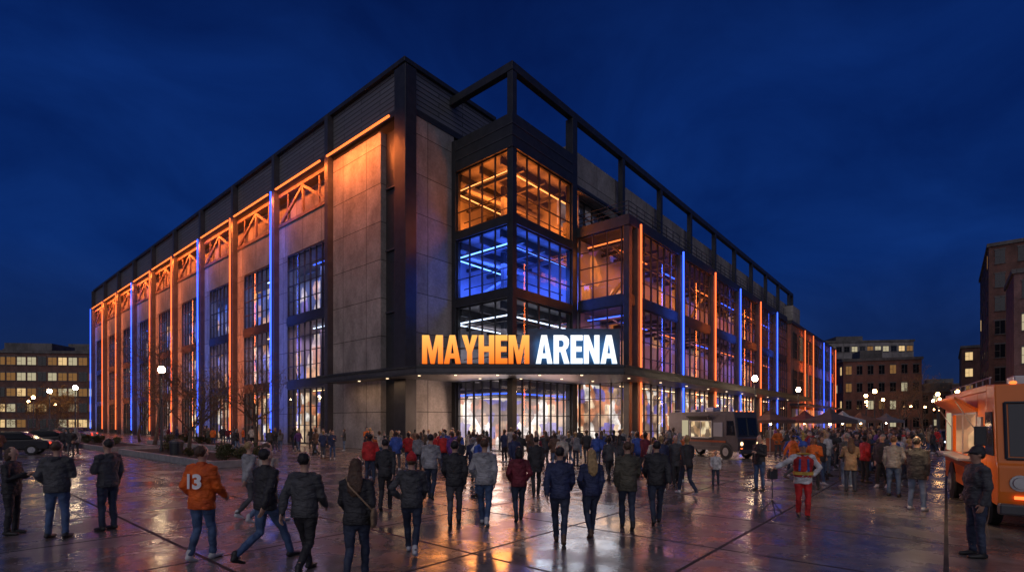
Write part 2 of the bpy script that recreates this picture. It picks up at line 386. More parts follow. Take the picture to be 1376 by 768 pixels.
ceilmc = MB().box(-2.5, 2.5, -.06, .06, 0, .06).mesh('ceiling_light', [E_COOL])
ceilmb = MB().box(-2.5, 2.5, -.06, .06, 0, .06).mesh('ceiling_light', [E_BL])
ceilmo = MB().box(-2.5, 2.5, -.06, .06, 0, .06).mesh('ceiling_light', [E_ORL])
for k, y0 in enumerate(T0):
    obj('steel_column', colme, A, (-4.75, y0, 0))
    if k in strip_col:
        c = strip_col[k]
        obj('light_strip', strip_mesh(c, 23.6), A, (-5.2, y0, .8))
        arealight('strip_glow', (-6.0, y0-1.0, 12.5), (1, 0, 0), (0, 0, 1), 22, .2, 300 if c == 'o' else 170, ORC if c == 'o' else BLC, A)
    if k == 9: break
    yc = y0 + 4.95
    obj('concrete_pier', pierme, A, (-4.5, y0+8.75, 0), LEFTROT)
    obj('concrete_spandrel', spanme, A, (-4.5, yc, 17.9), LEFTROT)
    obj('recess_wall', recme, A, (-3.4, yc, 20.95), LEFTROT)
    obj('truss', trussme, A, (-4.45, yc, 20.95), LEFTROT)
    wy = y0 + 4.05
    for z, h, nz_ in ((.15, 5.1, 3), (6.0, 5.25, 4), (12.0, 5.8, 4)):
        winL(wy, z, 7.4, h, 7, nz_)
    for z in (5.28, 11.28): obj('floor_band', bandme, A, (-4.5, wy, z), LEFTROT)
    for z, ms in ((5.1, ceilme), (11.1, (ceilmc, ceilme, ceilmb)[k % 3]), (17.2, (ceilmb, ceilmc, ceilme)[k % 3])):
        obj('ceiling_light', ms, A, (-2.6, wy, z), math.pi/2)
    arealight('facade_wash', (-5.6, yc, 24.1), (.72, 0, -.69), (0, 1, 0), 9, .15, 600, ORC, A)
    obj('light_strip', llight, A, (-5.1, yc, 24.4), math.pi/2)
obj('light_strip', MB().box(-4.2, 4.5, -.06, .06, -.06, .06).mesh('light_strip', [E_ORL]), A, (-5.1, 11.6, 24.4), math.pi/2)
arealight('facade_wash', (-6.2, 12.5, 24.0), (.5, 0, -.86), (0, 1, 0), 7, .15, 950, (1,.20,.035), A)
for z0, z1, mt in ((.02, 5.25, INT_LOB), (5.9, 11.25, INT_MIX), (11.9, 17.75, INT_MIX)):
    part('interior_wall', MB().box(-.6, -.4, 16.6, YE-.5, z0, z1), [mt])
for z in (5.3, 11.3, 17.8):
    part('interior_slab', MB().box(-3.98, -.38, 16.2, YE-.3, z, z+.55), [SLAB])
for k in range(9):
    y0 = T0[k]
    part('interior_column', MB().box(-2.2, -1.8, y0+5.6, y0+6.0, 0, 17.8), [STEELG])
    st_ = MB(); zz = 6.0 if k % 2 else 12.0
    beam(st_, (-1.6, y0+1.2, zz), (-1.6, y0+6.4, zz+5.0), .22); beam(st_, (-1.6, y0+1.2, zz+1.0), (-1.6, y0+6.4, zz+6.0 if zz < 7 else zz+5.2), .05)
    part('staircase', st_, [STEELG])
arealight('hall_light', (-2.4, 60, 17.1), (0, 0, -1), (0, 1, 0), 86, 1.5, 2300, (.32,.38,1), A)
arealight('hall_light', (-2.4, 60, 11.0), (0, 0, -1), (0, 1, 0), 86, 1.5, 2500, (.8,.5,.75), A)
part('end_wall', MB().box(-4.5, 4.8, YE+.36, YE+.9, 0, 28.0), [CONC])
part('arena_core', MB().box(14.2, 86, 14, 104, 0, 24), [CONCD])
part('roof', MB().box(4.85, 14.1, 14.1, 104, 22, 24), [ROOF])

# ---- glass corner box
BX = 7.6
part('corner_post', MB().box(-.25, .25, -.25, .25, 0, 26.9), [STEEL], .02)
part('side_post', MB().box(BX-.35, BX+.35, -.3, .4, 0, 26.9), [STEEL], .02)
part('side_post', MB().box(-.28, .3, 5.55, 5.98, 0, 24), [STEEL], .02)
part('glass_box_parapet', MB().box(-.3, BX-.36, -.3, -.05, 21.5, 23.9).box(-.3, -.05, -.04, 5.5, 21.5, 23.9), [STEEL])
pr = MB()
for z in (22.3, 23.1): pr.box(-.33, BX-.36, -.34, -.303, z, z+.06).box(-.34, -.303, -.3, 5.5, z, z+.06)
part('parapet_joint', pr, [STEELG])
part('glass_box_roof', MB().box(-.04, BX-.36, -.04, 6.5, 23.2, 23.5), [ROOF])
for z0, z1 in ((11.0, 11.65), (16.2, 16.85), (5.3, 6.2)):
    part('floor_band', MB().box(-.22, BX-.36, -.28, -.03, z0, z1).box(-.28, -.03, -.02, 5.54, z0, z1), [STEEL])
for z0, z1 in ((5.3, 6.0), (11.0, 11.5), (16.2, 16.7), (21.5, 22.0)):
    part('interior_slab', MB().box(.0, 13.6, .0, 13.6, z0, z1), [SLAB])
for z, h, nz_ in ((6.2, 4.8, 3), (11.65, 4.55, 3), (16.85, 4.65, 3)):
    winL(2.9, z, 5.25, h, 4, nz_, x=-.02); winR(3.75, z, 6.95, h, 5, nz_, y=-.02)
winL(2.9, .02, 5.25, 5.25, 6, 3, x=-.02, kind='door'); winR(3.75, .02, 6.95, 5.25, 8, 3, y=-.02, kind='door')
for z0, z1, mt in ((.02, 5.3, INT_LOB), (6.0, 11, INT_DIM), (11.5, 16.2, INT_BLUE), (16.7, 21.5, INT_ORG)):
    part('interior_wall', MB().box(9.2, 9.4, .5, 9.0, z0, z1).box(.1, 9.15, 9.0, 9.2, z0, z1), [mt])
DUCT = mat('duct_metal', (.3,.3,.31), .4, .4, .15)
for z, e, lc, en in ((21.2, emat('orange_tube', (1,.3,.07), 3.2), (1,.2,.025), 1900), (15.9, emat('blue_tube', (.12,.3,1), 5), BLC, 1900), (10.7, E_COOL, (.8,.7,.75), 220), (5.0, E_BL, (1,.78,.65), 850)):
    bm_ = MB()
    for i in range(4): bm_.box(.3, 9.1, 1.2+i*2.1, 1.4+i*2.1, z-.25, z+.28)
    for i in range(3): bm_.box(1.6+i*2.6, 1.8+i*2.6, .3, 8.9, z-.55, z-.26)
    part('ceiling_beam', bm_, [STEELG])
    part('duct', MB().loft([(.6,5.2,z-.75),(8.8,4.4,z-.75)], [.28,.28], seg=12, round_ends=False), [DUCT])
    nb = MB()
    beam(nb, (.5, .9, z-.75), (8.6, .9, z-.75), .05); beam(nb, (.6, 1.0, z-.75), (.6, 8.6, z-.75), .05); beam(nb, (1.0, 6.5, z-.75), (8, 6.5, z-.75), .05)
    part('neon_line', nb, [e])
    arealight('room_light', (4.5, 4.5, z-1.1), (0, 0, -1), (1, 0, 0), 5, 5, en, lc, A)
    arealight('room_uplight', (4.0, 4.0, z-3.6), (0, 0, 1), (1, 0, 0), 4, 4, en*.5, lc, A)
for z0, z1 in ((6, 10.6), (11.5, 15.8), (16.7, 21)):
    part('interior_column', MB().box(3.0, 3.35, 3.4, 3.75, z0, z1), [STEELG])
    rl = MB(); rl.box(.35, 7.0, .5, .55, z0+1.0, z0+1.06).box(.5, .55, .6, 5.4, z0+1.0, z0+1.06)
    part('interior_railing', rl, [STEEL])
    st_ = MB(); beam(st_, (1.5, 6.5, z0), (7.5, 5.5, z1-.3), .25)
    part('staircase', st_, [STEELG])

# ---- roof frame
part('roof_frame_beam', MB().box(.26, 86, -.25, .25, 26.95, 27.55), [STEEL], .02)
part('roof_frame_beam', MB().box(-.25, .25, -.25, 6.2, 26.95, 27.55), [STEEL], .02)
postme = MB().box(-.24, .24, -.24, .24, 18, 26.94).mesh('roof_frame_post', [STEEL])
for k in range(1, 10):
    obj('roof_frame_post', postme, A, (BX + 8.4*k, 0, 0))
part('roof_frame_post', MB().box(85.6, 86, -.24, .24, 0, 26.94), [STEEL])
part('frame_rail', MB().box(BX+.5, 86, -.1, .1, 21.6, 21.85), [STEEL])
part('upper_wall', MB().box(BX+.4, 86, .7, 1.3, 21.4, 25.3), [CONC])
part('upper_wall_base', MB().box(BX+.4, 86, .5, 1.2, 17.9, 18.9), [STEEL])
part('main_roof', MB().box(BX+.4, 86, 1.31, 14, 24.6, 25.2), [ROOF])
part('upper_wall_back', MB().box(BX+.4, 86, 1.6, 1.8, 18.9, 21.4), [INT_DIM])
for k in range(9):
    winR(BX + 8.4*k + 4.6, 18.92, 7.6, 2.45, 6, 2, y=.95)
# ---- projecting volume
VX0, VX1, VY = 8.1, 58.5, -4.8
part('volume_roof', MB().box(VX0, VX1, VY+.05, .45, 17.3, 17.9), [STEEL])
part('fascia', MB().box(VX0-.1, VX1, VY-.22, VY+.04, 17.25, 18.05).box(VX0-.22, VX0-.02, VY-.22, -.3, 17.25, 18.06), [STEEL])
rail = MB()
for i in range(36):
    x = VX0+.1+i*1.4; rail.box(x-.02, x+.02, VY-.02, VY+.02, 18.06, 19.15)
for z in (18.45, 18.8, 19.15): rail.box(VX0, VX1, VY-.05, VY-.021, z-.025, z+.025)
for z in (18.45, 18.8, 19.15): rail.box(VX0-.03, VX0+.02, VY+.03, -.3, z-.025, z+.025)
part('terrace_railing', rail, [STEEL])
part('volume_corner_post', MB().box(VX0-.2, VX0+.3, VY-.2, VY+.3, 0, 17.2), [STEEL], .02)
for z0, z1 in ((5.3, 6.0), (11.2, 12.0)):
    part('floor_band', MB().box(VX0+.31, VX1, VY-.16, VY+.2, z0, z1).box(VX0-.16, VX0+.2, VY+.31, -.35, z0, z1), [STEEL])
    part('interior_slab', MB().box(VX0+.22, VX1, VY+.22, -.1, z0+.05, z0+.5), [SLAB])
part('interior_wall', MB().box(VX0+.25, VX1, -.3, -.1, .02, 5.3), [INT_LOB])
part('interior_wall', MB().box(VX0+.25, VX1, -.3, -.1, 5.8, 11.2), [INT_PUR])
part('interior_wall', MB().box(VX0+.25, VX1, -.3, -.1, 11.7, 17.2), [INT_PUR])
arealight('gallery_light', (33, -2.4, 16.5), (0, 0, -1), (1, 0, 0), 48, 2, 1900, (1,.22,.04), A)
arealight('gallery_light', (33, -2.4, 10.7), (0, 0, -1), (1, 0, 0), 48, 2, 1600, (.9,.3,.35), A)
arealight('gallery_uplight', (15, -2.4, 12.6), (0, 0, 1), (1, 0, 0), 12, 2, 300, (1,.22,.04), A)
for k in range(6):
    for z in (10.6, 16.6):
        gb = MB()
        for i in range(4): gb.box(9.6+8.4*k+i*2.1, 9.8+8.4*k+i*2.1, VY+.3, -.35, z, z+.3)
        beam(gb, (9.4+8.4*k, -2.6, z-.1), (17.3+8.4*k, -1.2, z-.1), .06)
        part('ceiling_beam', gb, [STEELG])
    sb_ = MB(); beam(sb_, (10.5+8.4*k, -1.6, 6.2 if k % 2 else 12.2), (16+8.4*k, -1.6, 11.0 if k % 2 else 17.0), .2)
    part('staircase', sb_, [STEELG])
for z, h in ((.1, 5.2), (6.0, 5.2), (12.0, 5.25)):
    winL(-2.35, z, 3.95, h, 3 if z > 1 else 4, 4, x=VX0)
cols = ['o','b','o','b','o','b']
scol = MB().box(-.24, .24, -.3, .22, 0, 17.2).mesh('steel_column', [STEELG])
for k in range(6):
    x = 9.2 + 8.4*k
    obj('steel_column', scol, A, (x, VY-.1, 0))
    c = cols[k]
    obj('light_strip', strip_mesh(c, 16.6), A, (x, VY-.55, .9))
    arealight('strip_glow', (x-.3, VY-1.3, 9.2), (.1, 1, 0), (0, 0, 1), 15, .2, 240 if c == 'o' else 220, ORC if c == 'o' else BLC, A)
    for z, h in ((.1, 5.2), (6.0, 5.2), (12.0, 5.25)):
        winR(x+4.2, z, 7.7, h, 6, 4, y=VY)
    for z, ms in ((5.1, ceilme), (10.5, (ceilmb, ceilmo)[k % 2]), (16.5, (ceilmo, ceilmb)[k % 2])):
        obj('ceiling_light', ms, A, (x+4.2, VY+2.2, z))
part('interior_light', MB().box(VX0+.6, VX0+.7, VY+.6, -.8, 16.5, 16.58), [E_ORL])
part('interior_light', MB().box(VX0+.6, VX0+.7, VY+.6, -.8, 10.5, 10.58), [E_BL])
part('far_wall', MB().box(58.6, 86, .6, 1.2, 0, 17.8), [CONC])
part('end_tower', MB().box(82, 88, -1, 8, 0, 24.5), [CONC])
part('annex_wall', MB().box(62, 103, VY, 14, 0, 17.6), [BRICK])
part('annex_cap', MB().box(61.8, 103.2, VY-.2, 14.2, 17.61, 18.1), [STEEL])
for i in range(9):
    for z in (6.3, 12.2):
        winR(64.5+i*4.3, z, 2.6, 4.2, 3, 3, y=VY-.1)
        part('window_glow', MB().box(63.3+i*4.3, 65.7+i*4.3, VY-.05, VY-.02, z+.15, z+4.05), [random.choice([E_WIN[2], E_WIN[1], DARKWIN, DARKWIN])])
for x, c in ((70, 'o'), (77, 'o'), (87.4, 'b'), (94.8, 'b'), (101, 'o')):
    obj('light_strip', strip_mesh(c, 16.6), A, (x, VY-.5, .9))
    arealight('strip_glow', (x, VY-1.2, 9.2), (0, 1, 0), (0, 0, 1), 15, .2, 350, ORC if c == 'o' else BLC, A)
part('annex_shopfront', MB().box(62.5, 102.5, VY-.1, VY-.02, .4, 4.2), [INT_SHOP])
part('annex_awning', MB().prism([(VY-.12, 4.6), (VY-.12, 5.0), (VY-2.4, 4.9), (VY-2.4, 4.7)], 60.5, 103, 'x'), [STEEL])

# ---- canopy
cp = [(-6.94,14.2),(-6.94,1.96),(1.54,-7.95),(60,-7.95),(60,VY-.24),(VX0-.24,VY-.24),(VX0-.24,-.36),(-.34,-.36),(-.34,5.6),(-4.98,5.6),(-4.98,14.2)]
part('canopy', MB().prism(cp, 5.22, 5.72), [STEELG])
edge = [(-6.97,14.2),(-6.97,1.95),(1.53,-7.98),(60,-7.98)]
cf = MB()
for a, b in zip(edge[:-1], edge[1:]):
    dx, dy = b[0]-a[0], b[1]-a[1]; L = math.hypot(dx, dy); nx_, ny_ = dy/L*.08, -dx/L*.08
    if nx_ > 0 and a[0] < -6: nx_, ny_ = -nx_, -ny_
    for z in (5.14, 5.6): cf.prism([(a[0], a[1]), (b[0], b[1]), (b[0]-abs(dy/L)*.08, b[1]-abs(dx/L)*.08), (a[0]-abs(dy/L)*.08, a[1]-abs(dx/L)*.08)], z, z+.16)
part('canopy_trim', cf, [STEEL])
dlpos = [(-5.9, 3+i*3.5) for i in range(3)] + [(-4.6+i*1.8, .9-i*2.07) for i in range(4)] + [(-1.6+i*2, 1.6-i*2.1) for i in range(3)] + [(5+i*5.2, -6.5) for i in range(10)] + [(5.6, -3.2)]
dlme = MB().loft([(0,0,0), (0,0,-.03)], [.09, .09], seg=12, round_ends=False).mesh('downlight', [emat('downlight', (1,.7,.42), 3)])
for (x, y) in dlpos: obj('downlight', dlme, A, (x, y, 5.215))
arealight('canopy_light', (-2.6, -1.4, 5.1), (0, 0, -1), (.65, -.76, 0), 9, 2, 280, (1,.62,.4), A)
arealight('canopy_light', (4, -4.5, 5.1), (0, 0, -1), (1, 0, 0), 6, 3, 230, (1,.62,.4), A)
arealight('canopy_light', (30, -6.5, 5.1), (0, 0, -1), (1, 0, 0), 50, 1, 850, (1,.58,.32), A)
arealight('canopy_light', (-5.9, 8, 5.1), (0, 0, -1), (0, 1, 0), 9, 1, 90, (1,.6,.35), A)
arealight('lobby_spill', (-.6, 2.9, 2.8), (-1, 0, -.12), (0, 1, 0), 5, 3.5, 170, (1,.6,.42), A)
arealight('lobby_spill', (3.8, -.6, 2.8), (0, -1, -.12), (1, 0, 0), 6.5, 3.5, 170, (1,.6,.5), A)

# ---- sign
sign = tag(empty('arena_sign', (0, 32.16, 5.8)), 'illuminated MAYHEM ARENA letters standing on the entrance canopy', 'sign')
GL = {
 'M': (.9, [[(0,0),(0,1),(.3,1),(.45,.42),(.6,1),(.9,1),(.9,0),(.69,0),(.69,.66),(.53,0),(.37,0),(.21,.66),(.21,0)]]),
 'A': (.72, [[(0,0),(.24,1),(.48,1),(.72,0),(.5,0),(.463,.19),(.257,.19),(.22,0)], [(.294,.36),(.426,.36),(.36,.74)]]),
 'Y': (.68, [[(0,1),(.235,1),(.34,.64),(.445,1),(.68,1),(.45,.4),(.45,0),(.23,0),(.23,.4)]]),
 'H': (.68, [[(0,0),(0,1),(.23,1),(.23,.61),(.45,.61),(.45,1),(.68,1),(.68,0),(.45,0),(.45,.42),(.23,.42),(.23,0)]]),
 'E': (.52, [[(0,0),(0,1),(.52,1),(.52,.81),(.23,.81),(.23,.6),(.48,.6),(.48,.42),(.23,.42),(.23,.19),(.52,.19),(.52,0)]]),
 'R': (.69, [[(0,0),(0,1),(.42,1),(.57,.96),(.66,.85),(.67,.7),(.62,.56),(.52,.48),(.69,0),(.455,0),(.31,.41),(.23,.41),(.23,0)], [(.23,.82),(.23,.58),(.36,.58),(.43,.63),(.44,.7),(.43,.77),(.36,.82)]]),
 'N': (.68, [[(0,0),(0,1),(.22,1),(.46,.45),(.46,1),(.68,1),(.68,0),(.46,0),(.22,.53),(.22,0)]])}
def glyph(ch, sx, sz, mats):
    cu = bpy.data.curves.new('glyph', 'CURVE'); cu.dimensions = '2D'; cu.fill_mode = 'BOTH'; cu.extrude = .1
    for pl in GL[ch][1]:
        s = cu.splines.new('POLY'); s.points.add(len(pl)-1); s.use_cyclic_u = True
        for i, p in enumerate(pl): s.points[i].co = (p[0]*sx, p[1]*sz, 0, 1)
    t = bpy.data.objects.new('t', cu); COL.objects.link(t)
    dg = bpy.context.evaluated_depsgraph_get()
    me = bpy.data.meshes.new_from_object(t.evaluated_get(dg)); bpy.data.objects.remove(t); bpy.data.curves.remove(cu)
    me.materials.clear()
    for m_ in mats: me.materials.append(m_)
    for p in me.polygons:
        p.material_index = 0 if p.normal.z > .9 else 1
    return me
def signmat(name, a, b, st):
    m, n, out = nt(name); tc = node(n, 'ShaderNodeTexCoord'); sp = node(n, 'ShaderNodeSeparateXYZ'); n.links.new(tc.outputs['Object'], sp.inputs[0])
    mr = node(n, 'ShaderNodeMapRange'); mr.inputs[1].default_value = 0; mr.inputs[2].default_value = 1.8; n.links.new(sp.outputs[1], mr.inputs[0])
    r = node(n, 'ShaderNodeValToRGB'); r.color_ramp.elements[0].color = c4(a); r.color_ramp.elements[1].color = c4(b); n.links.new(mr.outputs[0], r.inputs[0])
    e = node(n, 'ShaderNodeEmission'); n.links.new(r.outputs[0], e.inputs[0]); e.inputs[1].default_value = st; n.links.new(e.outputs[0], out.inputs[0]); return m
S_OR = signmat('sign_orange', (1, .17, .015), (1, .50, .11), 1.25); S_WH = signmat('sign_white', (.85,.95,1), (1,1,1), 1.4)
SIDEO = mat('letter_side_orange', (.4,.1,.02), .5, emis=(1,.2,.03), estr=.5)
SIDEW = mat('letter_side_white', (.3,.45,.6), .5, emis=(.2,.5,1), estr=.6)
x = -5.68; sx, sz = 1.46, 1.8
for i, ch in enumerate('MAYHEM ARENA'):
    if ch == ' ': x += .34; continue
    me = glyph(ch, sx, sz, [S_OR, SIDEO] if i < 6 else [S_WH, SIDEW])
    o = obj('letter_' + ch.lower(), me, sign, (x, 0, .04), (math.radians(90), 0, 0))
    x += GL[ch][0]*sx + .07
obj('sign_rail', MB().box(-5.9, .9, .15, .25, .0, .1).box(-5.9, .9, .15, .25, 1.0, 1.08).mesh('sign_rail', [STEEL]), sign)
obj('sign_backing', MB().box(1.0, 6.95, .5, .58, .0, 2.35).mesh('sign_backing', [mat('backing_panel', (.06,.08,.11), .6)]), sign)
arealight('letter_halo', (4.0, .2, 1.0), (0, 1, 0), (1, 0, 0), 5, 1.2, 40, (.15,.5,1), sign)
arealight('sign_glow', (-2.2, -.35, .95), (0, -1, -.25), (1, 0, 0), 6.6, 1.6, 360, (1,.3,.06), sign)
arealight('sign_glow', (4.0, -.35, .95), (0, -1, -.25), (1, 0, 0), 5, 1.6, 130, (.7,.82,1), sign)

# ------------------------------------------------------------------ background buildings
def bg_building(name, label, corner, rot, wx, dy, h, wallm, storeys, bays, lit=.3, winw=1.2, winh=1.6, side_bays=0, ground=0):
    e = tag(empty(name, (corner[0], corner[1], 0), rot), label, 'building')
    obj('wall', MB().box(0, wx, 0, dy, 0, h).mesh('wall', [wallm]), e)
    obj('cornice', MB().box(-.25, wx+.25, -.25, dy+.25, h+.003, h+.6).mesh('cornice', [CONCD]), e)
    obj('roof_plant_room', MB().box(wx*.3, wx*.6, dy*.3, dy*.7, h+.61, h+3).mesh('roof_plant_room', [CONCD]), e)
    fh = (h-ground)/storeys
    mes = []
    for mt in E_WIN + [DARKWIN]:
        mes.append(MB().box(-winw/2, winw/2, -.04, -.01, 0, winh, 0).box(-winw/2-.1, winw/2+.1, -.16, -.045, -.15, 0, 1).box(-winw/2-.1, winw/2+.1, -.12, -.045, winh, winh+.25, 1).box(-.03, .03, -.08, -.045, 0.002, winh-.002, 1).box(-winw/2, -.032, -.07, -.045, winh*.5-.03, winh*.5+.03, 1).mesh('window', [mt, CONCD]))
    for s in range(storeys):
        z = ground + s*fh + fh*.25
        for b in range(bays):
            me = mes[random.choice([0, 1, 1, 2, 2])] if random.random() < lit else mes[3]
            obj('window', me, e, ((b+.5)*wx/bays, 0, z))
        for b in range(side_bays):
            me = mes[random.choice([0, 1, 2])] if random.random() < lit else mes[3]
            obj('window', me, e, (0, dy-(b+.5)*dy/side_bays, z), LEFTROT)
    return e
ROTB = math.radians(49.46-90)
bg_building('office_building', 'five storey brick office block with rows of lit windows', (-128, 112), math.radians(6), 34, 18, 17.5, BRICKD, 5, 16, .65, 1.7, 1.7)
bg_building('office_building', 'long concrete office block with lit windows behind parked cars', (-150, 150), math.radians(4), 46, 18, 23, CONCD, 6, 16, .5, 2.2, 1.5)
bg_building('brick_building', 'tall brown brick warehouse with cornice at the street corner', (84.5, 90), ROTB, 26, 30, 33, BRICKD, 8, 9, .14, 1.3, 2.3, 4)
bg_building('brick_building', 'mauve brick apartment house with dark windows', (69.2, 70), ROTB, 22, 12, 22.5, BRICKP, 5, 8, .2, 1.2, 2.2)
bg_building('brick_building', 'dark brick block with few lit windows down the street', (116, 131), ROTB, 20, 30, 21, BRICKD, 5, 7, .2, 1.4, 2.0)
bg_building('office_building', 'modern concrete office block with rows of lit windows', (94, 155), math.radians(-8), 26, 24, 26, CONC, 7, 12, .6, 1.5, 1.5, 4)
bg_building('brick_building', 'four storey red brick building beyond the arena', (77, 118), math.radians(-20), 15, 16, 16, BRICK, 4, 7, .45, 1.1, 1.9, 4)
bg_building('brick_building', 'low red brick shop building on the street', (85, 128), math.radians(-12), 14, 12, 9.5, BRICK, 2, 7, .6, 1.2, 2.0)
bg_building('brick_building', 'low brown brick shop row with lit windows down the street', (121, 158), math.radians(-28), 22, 12, 11, BRICKD, 3, 9, .45, 1.2, 1.8)
bg_building('brick_building', 'distant low brick building at the street end', (150, 205), math.radians(-25), 30, 16, 12, BRICKD, 3, 9, .5, 1.4, 1.8)
bg_building('brick_building', 'distant brick block at the street end', (176, 228), math.radians(-30), 30, 16, 18, BRICKD, 4, 9, .4, 1.4, 1.8)

# ------------------------------------------------------------------ street lamps
def lamp_meshes(gm):
    pole = MB().loft([(0,0,0),(0,0,.5),(0,0,.55),(0,0,5.25)], [.13,.12,.07,.045], seg=10, round_ends=False).mesh('pole', [STEEL], True)
    base = MB().loft([(0,0,0.0),(0,0,.12),(0,0,.2)], [.22,.22,.14], seg=12, round_ends=False).mesh('lamp_base', [STEEL])
    globe = MB().ell((0,0,5.5), (.2,.2,.24), 14, 10).mesh('lamp_globe', [gm], True)
    capm = MB().loft([(0,0,5.23),(0,0,5.3)], [.12,.14], seg=12, round_ends=False).loft([(0,0,5.72),(0,0,5.82)], [.14,.02], seg=12, round_ends=False).mesh('lamp_cap', [STEEL])
    return pole, base, globe, capm
def lamp(meshes, X, Y, s=1):
    e = tag(empty('street_lamp', (X, Y, 0)), 'black post lamp with warm glowing globe on the plaza', 'street lamp', 'post lamps around the plaza')
    e.scale = (s, s, s)
    for nme, me in zip(('pole', 'lamp_base', 'lamp_globe', 'lamp_cap'), meshes): obj(nme, me, e)
    return e
LMN = lamp_meshes(E_GLOBE); LMF = lamp_meshes(E_GLOBEF)
for p in [(-22.5, 32.6), (-43, 50), (-51, 56), (18.8, 39.3), (29.9, 53)]: lamp(LMN, *p)
for p in [(-66, 70), (-80, 84), (-60, 100), (46, 66), (60, 86), (74, 106), (90, 128), (112, 160), (52, 62), (68, 82), (84, 100), (104, 124), (126, 150), (40, 56), (57, 78), (-72, 96), (64, 76), (77, 92), (62, 67), (96, 118), (140, 172), (118, 142), (-90, 100), (-55, 84), (50, 57), (72, 86), (88, 112), (108, 136), (99, 132)]: lamp(LMF, *p)  # lamps beside the right-hand brick buildings are added to brighten them

# ------------------------------------------------------------------ planters, trees, shrubs
SOIL = mat('mulch', (.04,.026,.018), .95, 0, .4, 12, .6, 30)
KERB = mat('kerb_stone', (.28,.27,.26), .5, 0, .25, 3, .2, 20)
BARK = mat('bark', (.13,.09,.065), .85, 0, .4, 8, .6, 30)
LEAFY = mat('autumn_leaf', (.25,.12,.025), .7, 0, .4, 8, 0)
LEAFG = mat('shrub_leaf', (.07,.075,.025), .7, 0, .4, 8, 0)
for (x0, x1, y0, y1) in ((-18.6, -15.4, 2.5, 19), (-18.6, -15.4, 22.5, 40), (-12.6, -9.8, 19, 37)):
    e = tag(empty('planter_bed', (0, 36, 0), ANG), 'low stone kerbed planting bed with mulch and shrubs', 'planter', 'planting beds beside the arena')
    obj('kerb', MB().box(x0, x1, y0, y0+.25, 0, .35).box(x0, x1, y1-.25, y1, 0, .35).box(x0, x0+.25, y0+.25, y1-.25, 0, .35).box(x1-.25, x1, y0+.25, y1-.25, 0, .35).mesh('kerb', [KERB]), e, bevel=.02)
    obj('soil', MB().box(x0+.25, x1-.25, y0+.25, y1-.25, 0, .28).mesh('soil', [SOIL]), e)
def leafcloud(mb, c, r, nl, size, m=0):
    for i in range(nl):
        v = Vector((random.gauss(0,1), random.gauss(0,1), random.gauss(0,1))).normalized()*(random.random()**.4)
        p = Vector(c)+Vector((v.x*r[0], v.y*r[1], v.z*r[2]))
        a = Vector((random.gauss(0,1), random.gauss(0,1), random.gauss(0,1))).normalized(); b = a.orthogonal().normalized()
        s_ = size*random.uniform(.6, 1.3); o = len(mb.v)
        mb.v += [tuple(p-a*s_), tuple(p+b*s_*.5), tuple(p+a*s_), tuple(p-b*s_*.5)]; mb.f.append((o,o+1,o+2,o+3)); mb.m.append(m)
def shrub_mesh(seed):
    random.seed(seed); mb = MB()
    for i in range(14):
        a = random.uniform(0, 6.28); beam(mb, (0,0,0), (math.cos(a)*.35, math.sin(a)*.35, random.uniform(.4,.8)), .012, 1)
    leafcloud(mb, (0,0,.45), (.5,.5,.4), 420, .06)
    for f in range(3): leafcloud(mb, (random.uniform(-.35,.35), random.uniform(-.35,.35), random.uniform(.4,.75)), (.22,.22,.2), 120, .055)
    return mb.mesh('shrub', [LEAFG, BARK])
shs = [shrub_mesh(i) for i in range(3)]
random.seed(5)
for i in range(30):
    if i < 14: x, y = random.uniform(-18, -16), random.uniform(3.2, 18)
    elif i < 22: x, y = random.uniform(-18, -16), random.uniform(23.5, 39)
    else: x, y = random.uniform(-12, -10.3), random.uniform(20, 36)
    o = obj('shrub', shs[i % 3], None, W(x, y, .27), random.uniform(0, 6)); s_ = random.uniform(.6, 1.0); o.scale = (s_, s_, s_*random.uniform(.8,1.1))
    tag(o, 'small leafy shrub growing in a planting bed', 'shrub', 'shrubs in the planting beds')
def tree_meshes(seed, H, leaves):
    random.seed(seed); tr = MB(); cr = MB()
    def branch(p, d, L, r_, lev, mb):
        pts = [p]; rr = [r_]
        for i in range(4):
            d = (d + Vector((random.gauss(0,.12), random.gauss(0,.12), random.gauss(.03,.08)))).normalized()
            p = p + d*L/4; pts.append(p); rr.append(max(r_*(1-.17*(i+1)), .011))
        mb.loft(pts, rr, seg=7 if lev < 2 else 4, round_ends=False, m=0)
        if lev >= 4:
            if leaves: leafcloud(cr, p, (.3,.3,.25), leaves, .05, 1)
            return
        nb = [7, 4, 3, 3][lev]
        for i in range(nb):
            k = random.randint(1 if lev else 2, 4)
            a = random.uniform(0, 6.28); tilt = random.uniform(.45, .95)
            u = d.orthogonal().normalized(); v = d.cross(u)
            nd = (d*math.cos(tilt) + (u*math.cos(a)+v*math.sin(a))*math.sin(tilt) + Vector((0,0,.18))).normalized()
            branch(pts[k], nd, L*random.uniform(.55,.75), rr[k]*.64, lev+1, cr)
    branch(Vector((0,0,0)), Vector((0,0,1)), H*.5, H*.02, 0, tr)
    return tr.mesh('trunk', [BARK], True), cr.mesh('crown', [BARK, LEAFY])
